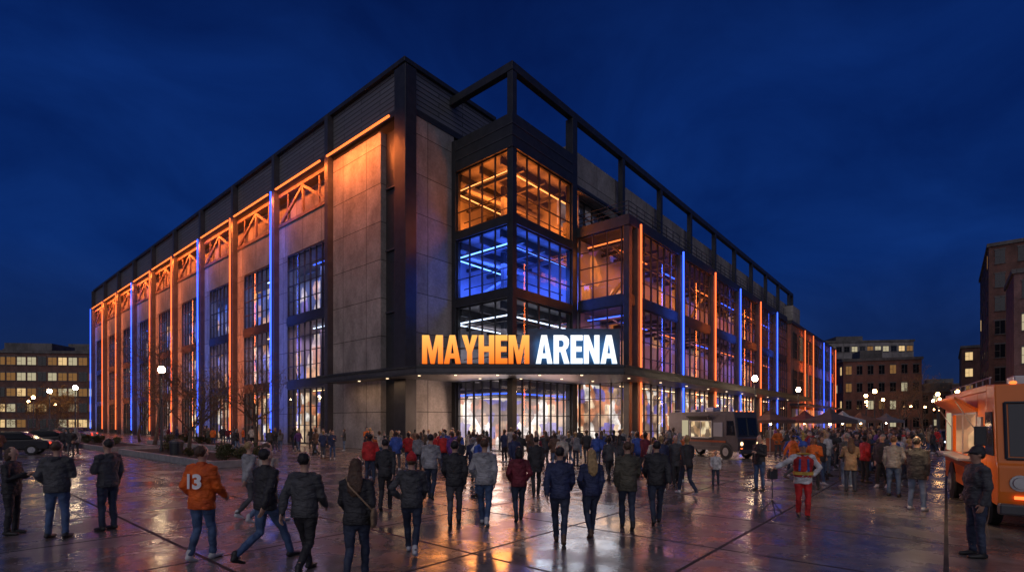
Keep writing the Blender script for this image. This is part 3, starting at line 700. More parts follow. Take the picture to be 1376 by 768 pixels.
for i, (x, y, H, lv, lab) in enumerate([(-11.1, 15.6, 8.5, 2, 'bare young street tree beside the arena'), (-14.9, 25.6, 8.5, 2, 'bare young street tree in a planting bed'), (-17, 10.5, 6.5, 3, 'bare young street tree in a planting bed'), (-11.2, 27, 8, 3, 'nearly bare street tree beside the arena'), (-12, 42, 7, 12, 'small tree with yellow autumn leaves'), (-17, 55, 6, 26, 'small tree with yellow autumn leaves'), (-22, 62, 5, 30, 'small tree with yellow autumn leaves'), (-16, 75, 6, 20, 'small tree with yellow autumn leaves')]):
    t, c = tree_meshes(20+i, H, lv)
    e = tag(empty('street_tree', W(x, y, 0)), lab, 'tree', 'young trees around the arena')
    obj('trunk', t, e); obj('crown', c, e)
for i, (X, Y) in enumerate([(46, 60), (60, 74), (71, 98), (95, 140)]):
    t, c = tree_meshes(60+i, 8, 10)
    e = tag(empty('street_tree', (X, Y, 0)), 'dark street tree along the lit street', 'tree', 'street trees along the street'); obj('trunk', t, e); obj('crown', c, e)

e = tag(empty('litter_bin', (-19.3, 29.2, 0)), 'black round litter bin on the plaza paving', 'litter bin')
obj('bin_body', MB().loft([(0,0,0),(0,0,.05),(0,0,.95)], [.28,.31,.34], seg=20, round_ends=False).mesh('bin_body', [STEEL], False), e)
obj('bin_lid', MB().loft([(0,0,.955),(0,0,1.05),(0,0,1.18)], [.37,.36,.14], seg=20, round_ends=False).mesh('bin_lid', [STEELG]), e)

# ------------------------------------------------------------------ vehicles
TYRE = mat('tyre', (.02,.02,.02), .85, 0, .2, 8, .2); RIM = mat('rim', (.4,.4,.41), .35, .6, .15)
wheel_cache = {}
def wheel(parent, x, y, r_, wd=.24):
    k = (r_, wd)
    if k not in wheel_cache:
        ty = MB().loft([(0,-wd/2,0),(0,-wd*.42,0),(0,wd*.42,0),(0,wd/2,0)], [r_*.9, r_, r_, r_*.9], seg=26, round_ends=False).mesh('tyre', [TYRE])
        rm = MB().loft([(0,-wd/2-.012,0),(0,wd/2+.012,0)], [r_*.58, r_*.58], seg=20, round_ends=False)
        rm.loft([(0,-wd/2-.05,0),(0,wd/2+.05,0)], [r_*.18, r_*.18], seg=10, round_ends=False)
        wheel_cache[k] = (ty, rm.mesh('rim', [RIM]))
    e = empty('wheel', (x, y, r_), 0, parent)
    obj('tyre', wheel_cache[k][0], e); obj('rim', wheel_cache[k][1], e)
PAINT = {}
def paint(c, name):
    if name not in PAINT: PAINT[name] = mat(name, c, .28, .1, .12, 1.2, .03, 6)
    return PAINT[name]
def car(X, Y, rot, c, cname, label, lights=True):
    e = tag(empty('parked_car', (X, Y, 0), rot), label, 'car', 'cars parked near the arena')
    pm = paint(c, cname)
    prof = [(-2.2,.35),(-2.25,.7),(-2.1,.92),(-1.2,1.0),(1.3,1.02),(2.1,.95),(2.25,.75),(2.2,.35)]
    obj('body', MB().prism(prof, -.88, .88, 'y').mesh('body', [pm]), e, bevel=.08)
    cab = [(-1.15,1.0),(-.45,1.45),(.85,1.47),(1.6,1.03)]
    obj('cabin_glass', MB().prism(cab, -.74, .74, 'y').mesh('cabin_glass', [DARKWIN]), e, bevel=.05)
    obj('roof', MB().prism([(-.5,1.452),(-.4,1.5),(.8,1.52),(.9,1.475)], -.7, .7, 'y').mesh('roof', [pm]), e, bevel=.02)
    for wx in (-1.35, 1.35):
        for wy in (-.8, .8): wheel(e, wx, wy, .34, .2)
    for yy in (-.65, .65):
        obj('headlight', MB().ell((-2.23, yy, .72), (.05,.16,.08)).mesh('headlight', [E_COOL if lights else RIM]), e)
        obj('tail_light', MB().ell((2.23, yy, .78), (.05,.16,.07)).mesh('tail_light', [E_RED]), e)
    return e
car(-37.5, 40.5, .5, (.02,.02,.025), 'black_car_paint', 'black parked car at the plaza edge', False)
car(-46, 52, .4, (.05,.05,.06), 'grey_car_paint', 'grey parked car near the office block')
car(-52, 60, .3, (.3,.3,.32), 'silver_car_paint', 'silver parked car near the office block', False)
car(-33, 33.2, .55, (.02,.022,.03), 'black_car_paint', 'black parked car at the plaza edge', False)
car(-60, 66, .3, (.12,.02,.02), 'red_car_paint', 'dark red car parked near the office block')
car(33, 38, 1.0, (.03,.03,.035), 'black_car_paint', 'black car parked behind the food truck', True)
car(44, 50, 1.0, (.2,.2,.22), 'silver_car_paint', 'silver car parked along the street', True)

def food_truck(X, Y, rot, pm, trim, label, glow, w0=2.2, w1=5.4, aw_len=.5, klamp=12, hl=None):
    e = tag(empty('food_truck', (X, Y, 0), rot), label, 'food truck')
    H = 3.0; WD = 2.3; LN = 7.0
    t = .08
    b = MB()
    b.box(1.05, LN, -WD, 0, .5, .75)
    b.box(1.05, LN, -WD, 0, H-.15, H)
    b.box(1.05, LN, -WD, -WD+t, .75, H-.15)
    b.box(LN-t, LN, -WD+t, 0, .75, H-.15)
    b.box(1.05, w0, -t, 0, .75, H-.15); b.box(w1, LN-t, -t, 0, .75, H-.15)
    b.box(w0, w1, -t, 0, .75, 1.35); b.box(w0, w1, -t, 0, 2.4, H-.15)
    obj('truck_body', b.mesh('truck_body', [pm]), e, bevel=.02)
    cab = [(0,.5),(-.03,.8),(0,1.3),(.08,1.38),(.28,2.62),(.34,H-.04),(1.045,H-.005),(1.045,.5)]
    obj('cab', MB().prism(cab, -WD, 0, 'y').mesh('cab', [pm]), e, bevel=.03)
    wf = MB(); ws = MB()
    for (ya, yb) in ((-2.15, -1.18), (-1.12, -.15)):
        o = len(ws.v)
        ws.v += [(.078, ya+.05, 1.5), (.078, yb-.05, 1.5), (.248, yb-.05, 2.55), (.248, ya+.05, 2.55)]
        ws.f.append((o, o+3, o+2, o+1)); ws.m.append(0)
        for (p, q) in (((.085,ya,1.45),(.085,yb,1.45)), ((.265,ya,2.58),(.265,yb,2.58)), ((.085,ya,1.45),(.265,ya,2.58)), ((.085,yb,1.45),(.265,yb,2.58))): beam(wf, p, q, .03)
    obj('windshield', ws.mesh('windshield', [DARKWIN]), e)
    obj('windshield_frame', wf.mesh('windshield_frame', [STEEL]), e)
    obj('cab_window', MB().prism([(.25,1.5),(.42,2.4),(.98,2.4),(.98,1.5)], .004, .03, 'y').mesh('cab_window', [DARKWIN]), e)
    for ya in (-.9, -1.9): obj('windshield_wiper', MB().loft([(.03,ya,1.43),(.12,ya+.35,1.95)], [.012,.01], seg=6).mesh('windshield_wiper', [STEEL]), e)
    gr = MB().box(-.08, -.036, -1.7, -1.65, .72, 1.2).box(-.08, -.036, -.65, -.6, .72, 1.2)
    for i in range(6): gr.box(-.075, -.036, -1.65, -.65, .72+i*.085, .765+i*.085)
    obj('grille', gr.mesh('grille', [STEEL]), e)
    obj('hood_seam', MB().box(-.035, -.012, -1.85, -.45, 1.26, 1.28).mesh('hood_seam', [trim]), e)
    obj('bumper', MB().box(-.26, -.06, -WD-.02, .02, .36, .58).mesh('bumper', [STEELG]), e, bevel=.04)
    for y in (-.33, -1.97):
        obj('headlight', MB().loft([(-.09, y, .98), (-.02, y, .98)], [.11, .13], seg=16, round_ends=False).mesh('headlight', [hl or RIM]), e)
        obj('headlight_ring', MB().loft([(-.05, y, .98), (-.021, y, .98)], [.16, .16], seg=16, round_ends=False).mesh('headlight_ring', [RIM]), e)
        obj('marker_light', MB().box(-.06, -.03, y-.09, y+.09, .66, .72).mesh('marker_light', [E_ORL]), e)
    for i in range(5):
        obj('roof_marker', MB().ell((.38, -.3-i*.42, H-.01), (.05,.06,.04)).mesh('roof_marker', [E_ORL]), e)
    for x in (1.05, 5.6):
        for y in (-.08, -WD+.16): wheel(e, x, y, .45, .28)
        obj('wheel_arch', MB().loft([(x,-.02,.47),(x,.03,.47)], [.56,.56], seg=24, round_ends=False).mesh('wheel_arch', [STEEL]), e)
    obj('serving_counter', MB().box(w0-.1, w1+.1, .0, .36, 1.27, 1.33).mesh('serving_counter', [RIM]), e, bevel=.01)
    ah = aw_len*.7
    obj('awning', MB().prism([(.0, 2.42), (.0, 2.5), (aw_len, 2.5+ah), (aw_len, 2.44+ah)], w0-.05, w1+.05, 'x').mesh('awning', [pm]), e)
    for xx in (w0+.1, w1-.1):
        st_ = MB(); beam(st_, (xx,.02,2.0), (xx,aw_len*.9,2.42+ah*.88), .015); obj('awning_strut', st_.mesh('awning_strut', [RIM]), e)
    obj('kitchen_wall', MB().box(1.3, LN-.3, -WD+.1, -WD+.14, .8, 2.75).mesh('kitchen_wall', [glow]), e)
    obj('kitchen_end_wall', MB().box(LN-.25, LN-.2, -WD+.2, -.2, .8, 2.75).mesh('kitchen_end_wall', [glow]), e)
    sh = MB().box(w0+.1, w1-.1, -1.9, -1.6, 1.9, 1.94)
    nb_ = int((w1-w0-.3)/.32)
    for i in range(nb_): sh.box(w0+.2+i*.32, w0+.35+i*.32, -1.85, -1.7, 1.941, 2.1+.05*(i % 3), 1)
    obj('kitchen_shelf', sh.mesh('kitchen_shelf', [RIM, KERB]), e)
    wfm = MB().box(w0-.03, w1+.03, .003, .03, 2.38, 2.42)
    for xx in (w0, (w0+w1)/2, w1): wfm.box(xx-.03, xx+.03, .003, .03, 1.35, 2.379)
    obj('serving_window_frame', wfm.mesh('serving_window_frame', [RIM]), e)
    obj('kitchen_lamp', MB().box(w0+.2, w1-.2, -1.0, -.9, 2.7, 2.75).mesh('kitchen_lamp', [emat('kitchen_lamp', (1,.8,.55), klamp)]), e)
    obj('body_stripe', MB().box(1.06, 6.98, .003, .02, 1.02, 1.14).mesh('body_stripe', [trim]), e)
    obj('roof_vent', MB().box(3.0, 3.7, -1.5, -.8, H+.001, H+.3).mesh('roof_vent', [RIM]), e, bevel=.03)
    obj('roof_vent', MB().box(5, 5.5, -1.5, -1.0, H+.001, H+.2).mesh('roof_vent', [RIM]), e, bevel=.03)
    obj('side_mirror', MB().box(.2, .26, .12, .32, 1.7, 2.1).mesh('side_mirror', [STEEL]), e, bevel=.02)
    obj('menu_board', MB().box(w1+.2, w1+.85, .003, .04, 1.35, 2.45).mesh('menu_board', [E_WIN[1]]), e)
    obj('menu_board', MB().box(1.35, w0-.2, .003, .04, 1.4, 2.3).mesh('menu_board', [INT_SHOP]), e)
    rr = MB()
    for i in range(8): beam(rr, (1.3+i*.75, -.1, H+.16), (1.3+i*.75, -.1, H-.02), .012)
    beam(rr, (1.2, -.1, H+.16), (6.8, -.1, H+.16), .015)
    obj('roof_rail', rr.mesh('roof_rail', [RIM]), e)
    return e
ORP = mat('orange_truck_paint', (.75,.17,.01), .3, 0, .1, 1.2, .03, 6)
MAR = mat('grey_truck_paint', (.075,.065,.07), .35, .1, .2, 1.2, .03, 6)
TRIMO = mat('darker_orange_trim', (.3,.05,.005), .4)
KIT = interior('kitchen', [(.2,.13,.08), (.9,.6,.3), (1,.8,.5), (.5,.28,.14)], .9, 8, 2.5, .3)
food_truck(9.75, 10.2, math.atan2(.83,.56), ORP, TRIMO, 'orange food truck with lit serving window and raised awning', KIT, 2.0, 5.6, .42, 14)
arealight('truck_spot', (9.9, 12.6, 2.6), (.35, .1, -1), (.56,.83,0), 2.5, .2, 45, (1,.68,.38))
t2 = food_truck(12.9, 29.0, math.radians(115), MAR, TRIMO, 'dark grey step van food truck with lit serving hatch', KIT, 2.4, 4.6, .4, 5, E_WARM)
t2.scale = (.8, .8, .93)

def tent(X, Y, rot, c, cname, label, s=3.0):
    e = tag(empty('market_tent', (X, Y, 0), rot), label, 'tent', 'market tents on the plaza')
    cm = mat(cname, c, .7)
    h = s/2; mb = MB(); mb.v = [(-h,-h,2.3),(h,-h,2.3),(h,h,2.3),(-h,h,2.3),(-h*.3,-h*.3,2.7),(h*.3,-h*.3,2.7),(h*.3,h*.3,2.7),(-h*.3,h*.3,2.7),(0,0,3.15),(-h,-h,2.05),(h,-h,2.05),(h,h,2.05),(-h,h,2.05)]
    for i in range(4):
        j = (i+1) % 4; mb.f += [(i,j,4+j,4+i),(4+i,4+j,8),(9+i,9+j,j,i)]; mb.m += [0,0,0]
    obj('tent_roof', mb.mesh('tent_roof', [cm]), e)
    for a in (-1,1):
        for b in (-1,1):
            obj('tent_pole', MB().loft([(a*(h-.05),b*(h-.05),0),(a*(h-.05),b*(h-.05),2.3)], [.03,.03], seg=8, round_ends=False).mesh('tent_pole', [RIM]), e)
    obj('counter', MB().box(-h+.2, h-.2, -h+.15, -h+.6, 0, .95).mesh('counter', [mat('counter_cloth', (.25,.08,.05), .8)]), e, bevel=.02)
    obj('tent_lamp', MB().ell((0,0,2.0), (.08,.08,.08)).mesh('tent_lamp', [emat('tent_lamp', (1,.6,.3), 40)]), e)
tent(29.3, 45, .3, (.35,.35,.35), 'white_canvas', 'white peaked market tent with warm lamp', 2.4)
tent(19.8, 38.9, .3, (.1,.05,.04), 'brown_canvas', 'dark brown market tent beside the food truck', 2.4)
tent(24.5, 42.5, .3, (.12,.035,.035), 'red_canvas', 'dark red market tent with warm lamp', 2.3)
tent(42, 57, .3, (.1,.1,.12), 'grey_canvas', 'grey market tent further along the street', 2.4)
tent(34, 49.5, .3, (.14,.07,.04), 'tan_canvas', 'brown market tent further along the street', 2.4)
tent(22.3, 35.6, .3, (.08,.06,.06), 'black_canvas', 'black market tent with warm lamp', 2.3)

# ------------------------------------------------------------------ people
CLT = bpy.data.textures.new('folds', 'CLOUDS'); CLT.noise_scale = .11; CLT.noise_depth = 2
CLH = bpy.data.textures.new('strands', 'CLOUDS'); CLH.noise_scale = .035; CLH.noise_depth = 2
def remesh(mb, voxel, it=4, mats=(), disp=0, tex=None):
    me = mb.mesh('tmp')
    t = bpy.data.objects.new('tmp', me); COL.objects.link(t)
    rm = t.modifiers.new('r', 'REMESH'); rm.mode = 'VOXEL'; rm.voxel_size = voxel
    s = t.modifiers.new('s', 'SMOOTH'); s.factor = .5; s.iterations = it
    if disp:
        d = t.modifiers.new('d', 'DISPLACE'); d.texture = tex or CLT; d.strength = disp; d.mid_level = .5; d.texture_coords = 'LOCAL'
    dg = bpy.context.evaluated_depsgraph_get(); dg.update()
    r_ = bpy.data.meshes.new_from_object(t.evaluated_get(dg))
    bpy.data.objects.remove(t); bpy.data.meshes.remove(me)
    r_.materials.clear()
    for m_ in mats: r_.materials.append(m_)
    r_.polygons.foreach_set('use_smooth', [True]*len(r_.polygons))
    r_.polygons.foreach_set('material_index', [0]*len(r_.polygons))
    return r_
ARMS = {'down': ((.22,-.035,1.12), (.205,.03,.87)), 'f': ((.22,.06,1.13), (.185,.25,.97)), 'b': ((.225,-.15,1.145), (.215,-.23,.91)),
        'pocket': ((.265,-.08,1.14), (.175,.07,.97)), 'reach': ((.23,.24,1.28), (.2,.5,1.3)), 'phone': ((.22,.04,1.12), (.08,.27,1.22)),
        'out': ((.40,.06,1.24), (.58,.2,1.16)), 'hip': ((.34,-.05,1.15), (.2,.03,1.0)), 'wave': ((.38,.05,1.3), (.45,.12,1.58)), 'fold': ((.25,.1,1.14), (.0,.2,1.18))}
def joints(pose):
    s = pose.get('stride', 0); lead = pose.get('lead', 1); dz = -.025*abs(s)
    J = {}
    for sd in (1, -1):
        f = (sd == lead)
        sp = pose.get('spread', .1)
        if s:
            if f: k = (sd*.09, .2*s+.03, .48+dz); a = (sd*.075, .36*s, .09)
            else: k = (sd*.09, -.06*s+.03, .47+dz); a = (sd*.08, -.42*s, .09+.1*s)
        else: k = (sd*(.1+(sp-.1)*.5), .015, .49); a = (sd*sp, -.01, .09)
        J['hip', sd] = (sd*.09, 0, .9+dz); J['knee', sd] = k; J['ank', sd] = a; J['back', sd] = (s > 0 and not f)
        am = pose['arms'][0 if sd == -1 else 1]
        el_, wr = ARMS[am]
        J['sh', sd] = (sd*.175, -.005, 1.40+dz); J['el', sd] = (sd*el_[0], el_[1], el_[2]+dz); J['wr', sd] = (sd*wr[0], wr[1], wr[2]+dz)
    J['dz'] = dz
    return J
def lerp(a, b, t): return tuple(a[i]+(b[i]-a[i])*t for i in range(3))
def legs(mb, J, k=1.0):
    for sd in (1, -1):
        h, kn, an = J['hip', sd], J['knee', sd], J['ank', sd]
        mb.loft([h, lerp(h, kn, .35), lerp(h, kn, .8), kn, lerp(kn, an, .3), lerp(kn, an, .75), lerp(kn, an, .98)], [.095*k, .085*k, .066*k, .06*k, .06*k, .052*k, .054*k], seg=14)
    mb.loft([(0,-.005,.86+J['dz']), (0,-.01,.94+J['dz']), (0,0,1.05+J['dz'])], [(.148*k,.108*k), (.168*k,.12*k), (.148*k,.108*k)], seg=16)
def torso(mb, J, k=1.0, hem=.84, bulk=0):
    z = J['dz']
    mb.loft([(0,-.005,hem+z), (0,-.005,.95+z), (0,0,1.08+z), (0,.005,1.22+z), (0,0,1.34+z), (0,-.01,1.42+z), (0,-.012,1.47+z)],
            [(.170*k+bulk,.124*k+bulk), (.172*k+bulk,.126*k+bulk), (.155*k+bulk,.116*k+bulk), (.177*k+bulk,.128*k+bulk), (.19*k+bulk,.123*k+bulk), (.148*k,.098*k), (.082*k,.077*k)], seg=18, round_ends=False)
def arms(mb, J, k=1.0, bulk=0):
    for sd in (1, -1):
        s, e_, w_ = J['sh', sd], J['el', sd], J['wr', sd]
        mb.loft([lerp((0, 0, 1.42+J['dz']), s, .75), s, lerp(s, e_, .4), e_, lerp(e_, w_, .4), lerp(e_, w_, .97)], [.058*k+bulk, .063*k+bulk, .053*k+bulk, .046*k+bulk, .044*k+bulk, .035*k+bulk*.6], seg=12)
def hand(mb, J, sd, curl=.6, m=0):
    e_, w_ = Vector(J['el', sd]), Vector(J['wr', sd]); d = (w_-e_).normalized()
    wd = Vector((0, 1, 0)); wd = (wd - d*wd.dot(d))
    if wd.length < .3: wd = Vector((0,0,1)) - d*d.z
    wd.normalize(); nn = d.cross(wd).normalized()
    if nn.x*sd > 0: nn = -nn
    mb.loft([w_-d*.02, w_+d*.03, w_+d*.085], [(.026,.02), (.04,.016), (.038,.013)], ref=wd, seg=8, m=m)
    for i, (off, L) in enumerate(((.028,.072), (.010,.082), (-.010,.077), (-.028,.06))):
        p = w_+d*.085+wd*off; a = curl*.4; pts = [tuple(p)]
        for j in range(3):
            dd = d*math.cos(a)+nn*math.sin(a); p = p+dd*L*(.45, .32, .23)[j]; pts.append(tuple(p)); a += curl*.55
        mb.loft(pts, [.0095, .009, .008, .0065], seg=6, m=m)
    p = w_+d*.025+wd*.032
    mb.loft([tuple(p), tuple(p+(d*.6+wd*.6+nn*.3).normalized()*.035), tuple(p+(d*.6+wd*.6+nn*.3).normalized()*.035+(d*.9+nn*.4).normalized()*.032)], [.013,.011,.008], seg=6, m=m)
def head(mb, J):
    z = J['dz']
    mb.loft([(0,-.012,1.42+z), (0,0,1.5+z), (0,.0,1.57+z)], [.062,.055,.055], seg=12)
    mb.loft([(0,.045,1.525+z), (0,.03,1.55+z), (0,.016,1.585+z), (0,.006,1.63+z), (0,0,1.67+z), (0,-.005,1.71+z), (0,-.01,1.738+z)],
            [(.034,.034), (.052,.058), (.064,.08), (.073,.092), (.076,.096), (.068,.085), (.042,.055)], seg=18)
    mb.loft([(0,.095,1.65+z), (0,.113,1.615+z)], [.011,.016], seg=8)
    for sd in (1,-1): mb.ell((sd*.078, -.005, 1.625+z), (.014,.024,.034), 8, 6)
def shoe(mb, J, sd):
    a = Vector(J['ank', sd]); back = J['back', sd]
    if back: mb.loft([tuple(a+Vector((0,-.03,-.05))), tuple(a+Vector((0,.05,-.09))), tuple(a+Vector((0,.14,-.135)))], [(.042,.045),(.048,.038),(.042,.026)], seg=12)
    else: mb.loft([tuple(a+Vector((0,-.04,-.045))), tuple(a+Vector((0,.05,-.05))), tuple(a+Vector((0,.17,-.062)))], [(.042,.043),(.048,.04),(.042,.028)], seg=12)
    mb.loft([tuple(a+Vector((0,-.005,-.05))), tuple(a+Vector((0,0,.03)))], [.048,.05], seg=10)

SKIN = [mat('skin_light', (.5,.3,.21), .55, 0, .1, 6, .05), mat('skin_brown', (.22,.11,.07), .55, 0, .1, 6, .05), mat('skin_tan', (.38,.21,.14), .55, 0, .1, 6, .05)]
EYE = mat('eye_dark', (.02,.015,.012), .3); LIP = mat('lip', (.3,.1,.08), .6)
FAB = {}
def fabmat(name, c, bump=.8):
    m, n, out = nt(name)
    p = node(n, 'ShaderNodeBsdfPrincipled'); p.inputs['Roughness'].default_value = .68
    tc = node(n, 'ShaderNodeTexCoord')
    nz = node(n, 'ShaderNodeTexNoise'); nz.inputs['Scale'].default_value = 5; nz.inputs['Detail'].default_value = 8; n.links.new(tc.outputs['Object'], nz.inputs['Vector'])
    r = node(n, 'ShaderNodeValToRGB'); r.color_ramp.elements[0].position = .35; r.color_ramp.elements[1].position = .68
    r.color_ramp.elements[0].color = c4([x*.55 for x in c]); r.color_ramp.elements[1].color = c4([min(.9, x*1.4) for x in c])
    n.links.new(nz.outputs['Fac'], r.inputs[0]); n.links.new(r.outputs[0], p.inputs['Base Color'])
    mp = node(n, 'ShaderNodeMapping'); mp.inputs['Scale'].default_value = (5, 5, 13); n.links.new(tc.outputs['Object'], mp.inputs[0])
    n2 = node(n, 'ShaderNodeTexNoise'); n2.inputs['Scale'].default_value = 1.3; n2.inputs['Detail'].default_value = 3; n2.inputs['Distortion'].default_value = 1.2; n.links.new(mp.outputs[0], n2.inputs['Vector'])
    b = node(n, 'ShaderNodeBump'); b.inputs['Strength'].default_value = bump; b.inputs['Distance'].default_value = .04
    n.links.new(n2.outputs['Fac'], b.inputs['Height']); n.links.new(b.outputs[0], p.inputs['Normal'])
    n.links.new(p.outputs[0], out.inputs[0]); return m
for nme, c in {'black': (.028,.028,.031), 'charcoal': (.055,.057,.062), 'grey': (.2,.2,.21), 'light grey': (.3,.3,.31), 'navy': (.025,.035,.09), 'maroon': (.15,.016,.03),
               'olive': (.075,.068,.046), 'orange': (.75,.14,.015), 'jersey': (.85,.11,.008), 'red': (.5,.02,.02), 'brown': (.12,.065,.042), 'blue': (.04,.09,.35), 'white': (.6,.6,.6), 'tan': (.32,.21,.12), 'purple': (.12,.04,.2),
               'cream': (.45,.4,.33), 'gold': (.6,.38,.06)}.items(): FAB[nme] = fabmat('fabric_'+nme.replace(' ', '_'), c)
JEAN = {k: fabmat('cloth_'+k.replace(' ', '_'), c, .6) for k, c in {'blue jeans': (.055,.10,.2), 'dark jeans': (.03,.042,.075), 'black trousers': (.022,.022,.025), 'grey trousers': (.08,.08,.09), 'light jeans': (.14,.2,.3), 'red trousers': (.55,.02,.02)}.items()}
HAIR = {'black': mat('hair_black', (.016,.013,.012), .45, 0, .4, 20, .6, 60), 'brown': mat('hair_brown', (.08,.042,.022), .45, 0, .4, 20, .6, 60), 'blonde': mat('hair_blonde', (.4,.26,.11), .45, 0, .35, 20, .6, 60), 'grey': mat('hair_grey', (.22,.21,.2), .45, 0, .4, 20, .6, 60)}
SHOE = [mat('shoe_black', (.02,.02,.02), .5), mat('shoe_white', (.55,.55,.55), .5), mat('shoe_brown', (.1,.055,.03), .5)]
def near_person(X, Y, h, rot, pose, jk, tr, hr, style='short', skin=0, shoe_i=0, label=None, bulk=.006, hood=False, hat=None, hem=.84, group='people walking across the wet plaza'):
    J = joints(pose); bulk = bulk*.7
    e_b = MB(); head(e_b, J)
    torso(e_b, J, .84); arms(e_b, J, .78); legs(e_b, J, .8)
    for sd in (1,-1):
        a = Vector(J['ank', sd]); e_b.loft([tuple(a+Vector((0,0,.05))), tuple(a+Vector((0,.0,-.03))), tuple(a+Vector((0,.09,-.05)))], [.03,.03,.02], seg=8)
    bm = remesh(e_b, .0125, 3, [SKIN[skin], EYE, LIP])
    ex = MB()
    for sd in (1,-1):
        am = pose['arms'][0 if sd == -1 else 1]
        hand(ex, J, sd, 1.1 if am in ('phone','pocket') else .6)
        ex.ell((sd*.029, .092, 1.636+J['dz']), (.012,.008,.007), 8, 6, 1)
    ex.ell((0, .088, 1.562+J['dz']), (.022,.01,.006), 8, 6, 2)
    me = bpy.data.meshes.new('person')
    v = [tuple(q.co) for q in bm.vertices]; f = [tuple(p.vertices) for p in bm.polygons]; nb = len(v); nf = len(f)
    me.from_pydata(v+ex.v, [], f+[tuple(i+nb for i in q) for q in ex.f])
    for m_ in (SKIN[skin], EYE, LIP): me.materials.append(m_)
    me.polygons.foreach_set('material_index', [0]*nf+ex.m); me.polygons.foreach_set('use_smooth', [True]*(nf+len(ex.f)))
    bpy.data.meshes.remove(bm)
    P_ = obj('person', me, None, (X, Y, 0), math.radians(rot)); s_ = h/1.75; P_.scale = (s_, s_, s_)
    tag(P_, label or f'person in {jk} jacket and {tr} walking on wet paving', 'person', group)
    z = J['dz']
    jm = MB(); torso(jm, J, 1.04, hem, bulk=bulk); arms(jm, J, 1.06, bulk*.8)
    jm.loft([(0,-.005,hem-.005+z),(0,-.005,hem+.035+z)], [(.18+bulk,.132+bulk),(.18+bulk,.132+bulk)], seg=18, round_ends=False)
    if hood: jm.loft([(-.07,-.075,1.45+z), (0,-.105,1.43+z), (.07,-.075,1.45+z)], [.04,.055,.04], ref=(0,0,1), seg=10)
    else: jm.loft([(0,-.008,1.44+z), (0,-.002,1.5+z)], [.078,.07], seg=12, round_ends=False)
    obj('jacket', remesh(jm, .0135, 2, [FAB[jk]], .045), P_)
    tm = MB(); legs(tm, J, 1.03); obj('trousers', remesh(tm, .0135, 2, [JEAN[tr]], .032), P_)
    for sd in (1,-1):
        sm = MB(); shoe(sm, J, sd); obj('shoe', remesh(sm, .012, 2, [SHOE[shoe_i]]), P_)
    hm = MB()
    if hat:
        hm.loft([(0,-.012,1.655+z), (0,-.014,1.70+z), (0,-.016,1.75+z), (0,-.016,1.785+z)], [(.09,.106),(.089,.104),(.07,.08),(.03,.035)], seg=16)
        hm.loft([(0,-.01,1.645+z), (0,-.01,1.685+z)], [(.094,.11),(.094,.11)], seg=16, round_ends=False)
        if hat[1] == 'cap': hm.loft([(0,.08,1.675+z), (0,.17,1.655+z)], [(.07,.012),(.055,.01)], seg=12)
        obj('hat', remesh(hm, .012, 3, [FAB[hat[0]]]), P_)
        hm = MB(); hm.ell((0,-.028,1.63+z), (.083,.085,.07), 14, 10)
        if style == 'long': hm.loft([(0,-.05,1.62+z), (0,-.08,1.5+z), (0,-.12,1.36+z)], [(.085,.05),(.1,.05),(.08,.03)], seg=14)
    else:
        hm.ell((0,-.028,1.668+z), (.085,.093,.094), 16, 12)
        if style == 'long':
            hm.loft([(0,-.045,1.66+z), (0,-.065,1.55+z), (0,-.105,1.44+z), (0,-.125,1.3+z), (0,-.125,1.24+z)], [(.088,.07),(.098,.06),(.11,.045),(.095,.035),(.05,.02)], seg=16)
        elif style == 'bob': hm.loft([(0,-.035,1.64+z), (0,-.04,1.54+z)], [(.095,.08),(.098,.075)], seg=16)
    obj('hair', remesh(hm, .011, 2, [HAIR[hr]], .022, CLH), P_)
    return P_, J, s_
PW = lambda l, s, a='b', b='f': {'stride': s, 'lead': l, 'arms': (a, b) if l == -1 or a != 'b' or b != 'f' else ('f', 'b')}
STD = lambda a='down', b='down', sp=.12: {'stride': 0, 'arms': (a, b), 'spread': sp}
near_person(-9.75, 9.9, 1.68, -75, STD('phone','phone'), 'black', 'black trousers', 'brown', 'bob', label='person in black jacket standing holding a phone', bulk=.02)
near_person(-8.6, 9.6, 1.82, 10, STD('pocket','phone', .14), 'charcoal', 'blue jeans', 'brown', label='person in black puffer jacket and blue jeans standing', bulk=.035, hood=True)
near_person(-8.2, 10.3, 1.84, 75, STD('phone','down', .11), 'charcoal', 'dark jeans', 'black', label='person in dark jacket and dark jeans standing in profile', bulk=.02, hood=True)
jp, JJ, js = near_person(-4.92, 8.06, 1.82, -12, PW(1, .35, 'pocket', 'f'), 'jersey', 'blue jeans', 'brown', label='person in orange sports jersey with white number 13', bulk=.035, hem=.80, shoe_i=1)
near_person(-6.0, 11.6, 1.75, -30, PW(-1, .8, 'f', 'b'), 'light grey', 'grey trousers', 'blonde', label='person in pale grey hoodie hurrying across the plaza', hood=True, shoe_i=1)
near_person(-5.3, 11.0, 1.75, -28, PW(1, .9, 'f', 'b'), 'cream', 'light jeans', 'brown', label='person in cream jumper striding across the plaza', shoe_i=1)
near_person(-3.85, 7.95, 1.8, -24, PW(1, 1.1, 'f', 'b'), 'black', 'blue jeans', 'black', label='person in black jacket and jeans in long stride', bulk=.018, shoe_i=0)
near_person(-3.0, 7.35, 1.76, -8, PW(-1, .7, 'b', 'f'), 'charcoal', 'black trousers', 'black', label='person in charcoal hooded jacket walking away', bulk=.025, hood=True)
wp, WJ, ws_ = near_person(-2.13, 6.95, 1.71, 4, PW(1, .6, 'f', 'down'), 'black', 'dark jeans', 'brown', 'long', label='woman with long brown hair in black jacket with shoulder bag', bulk=.012)
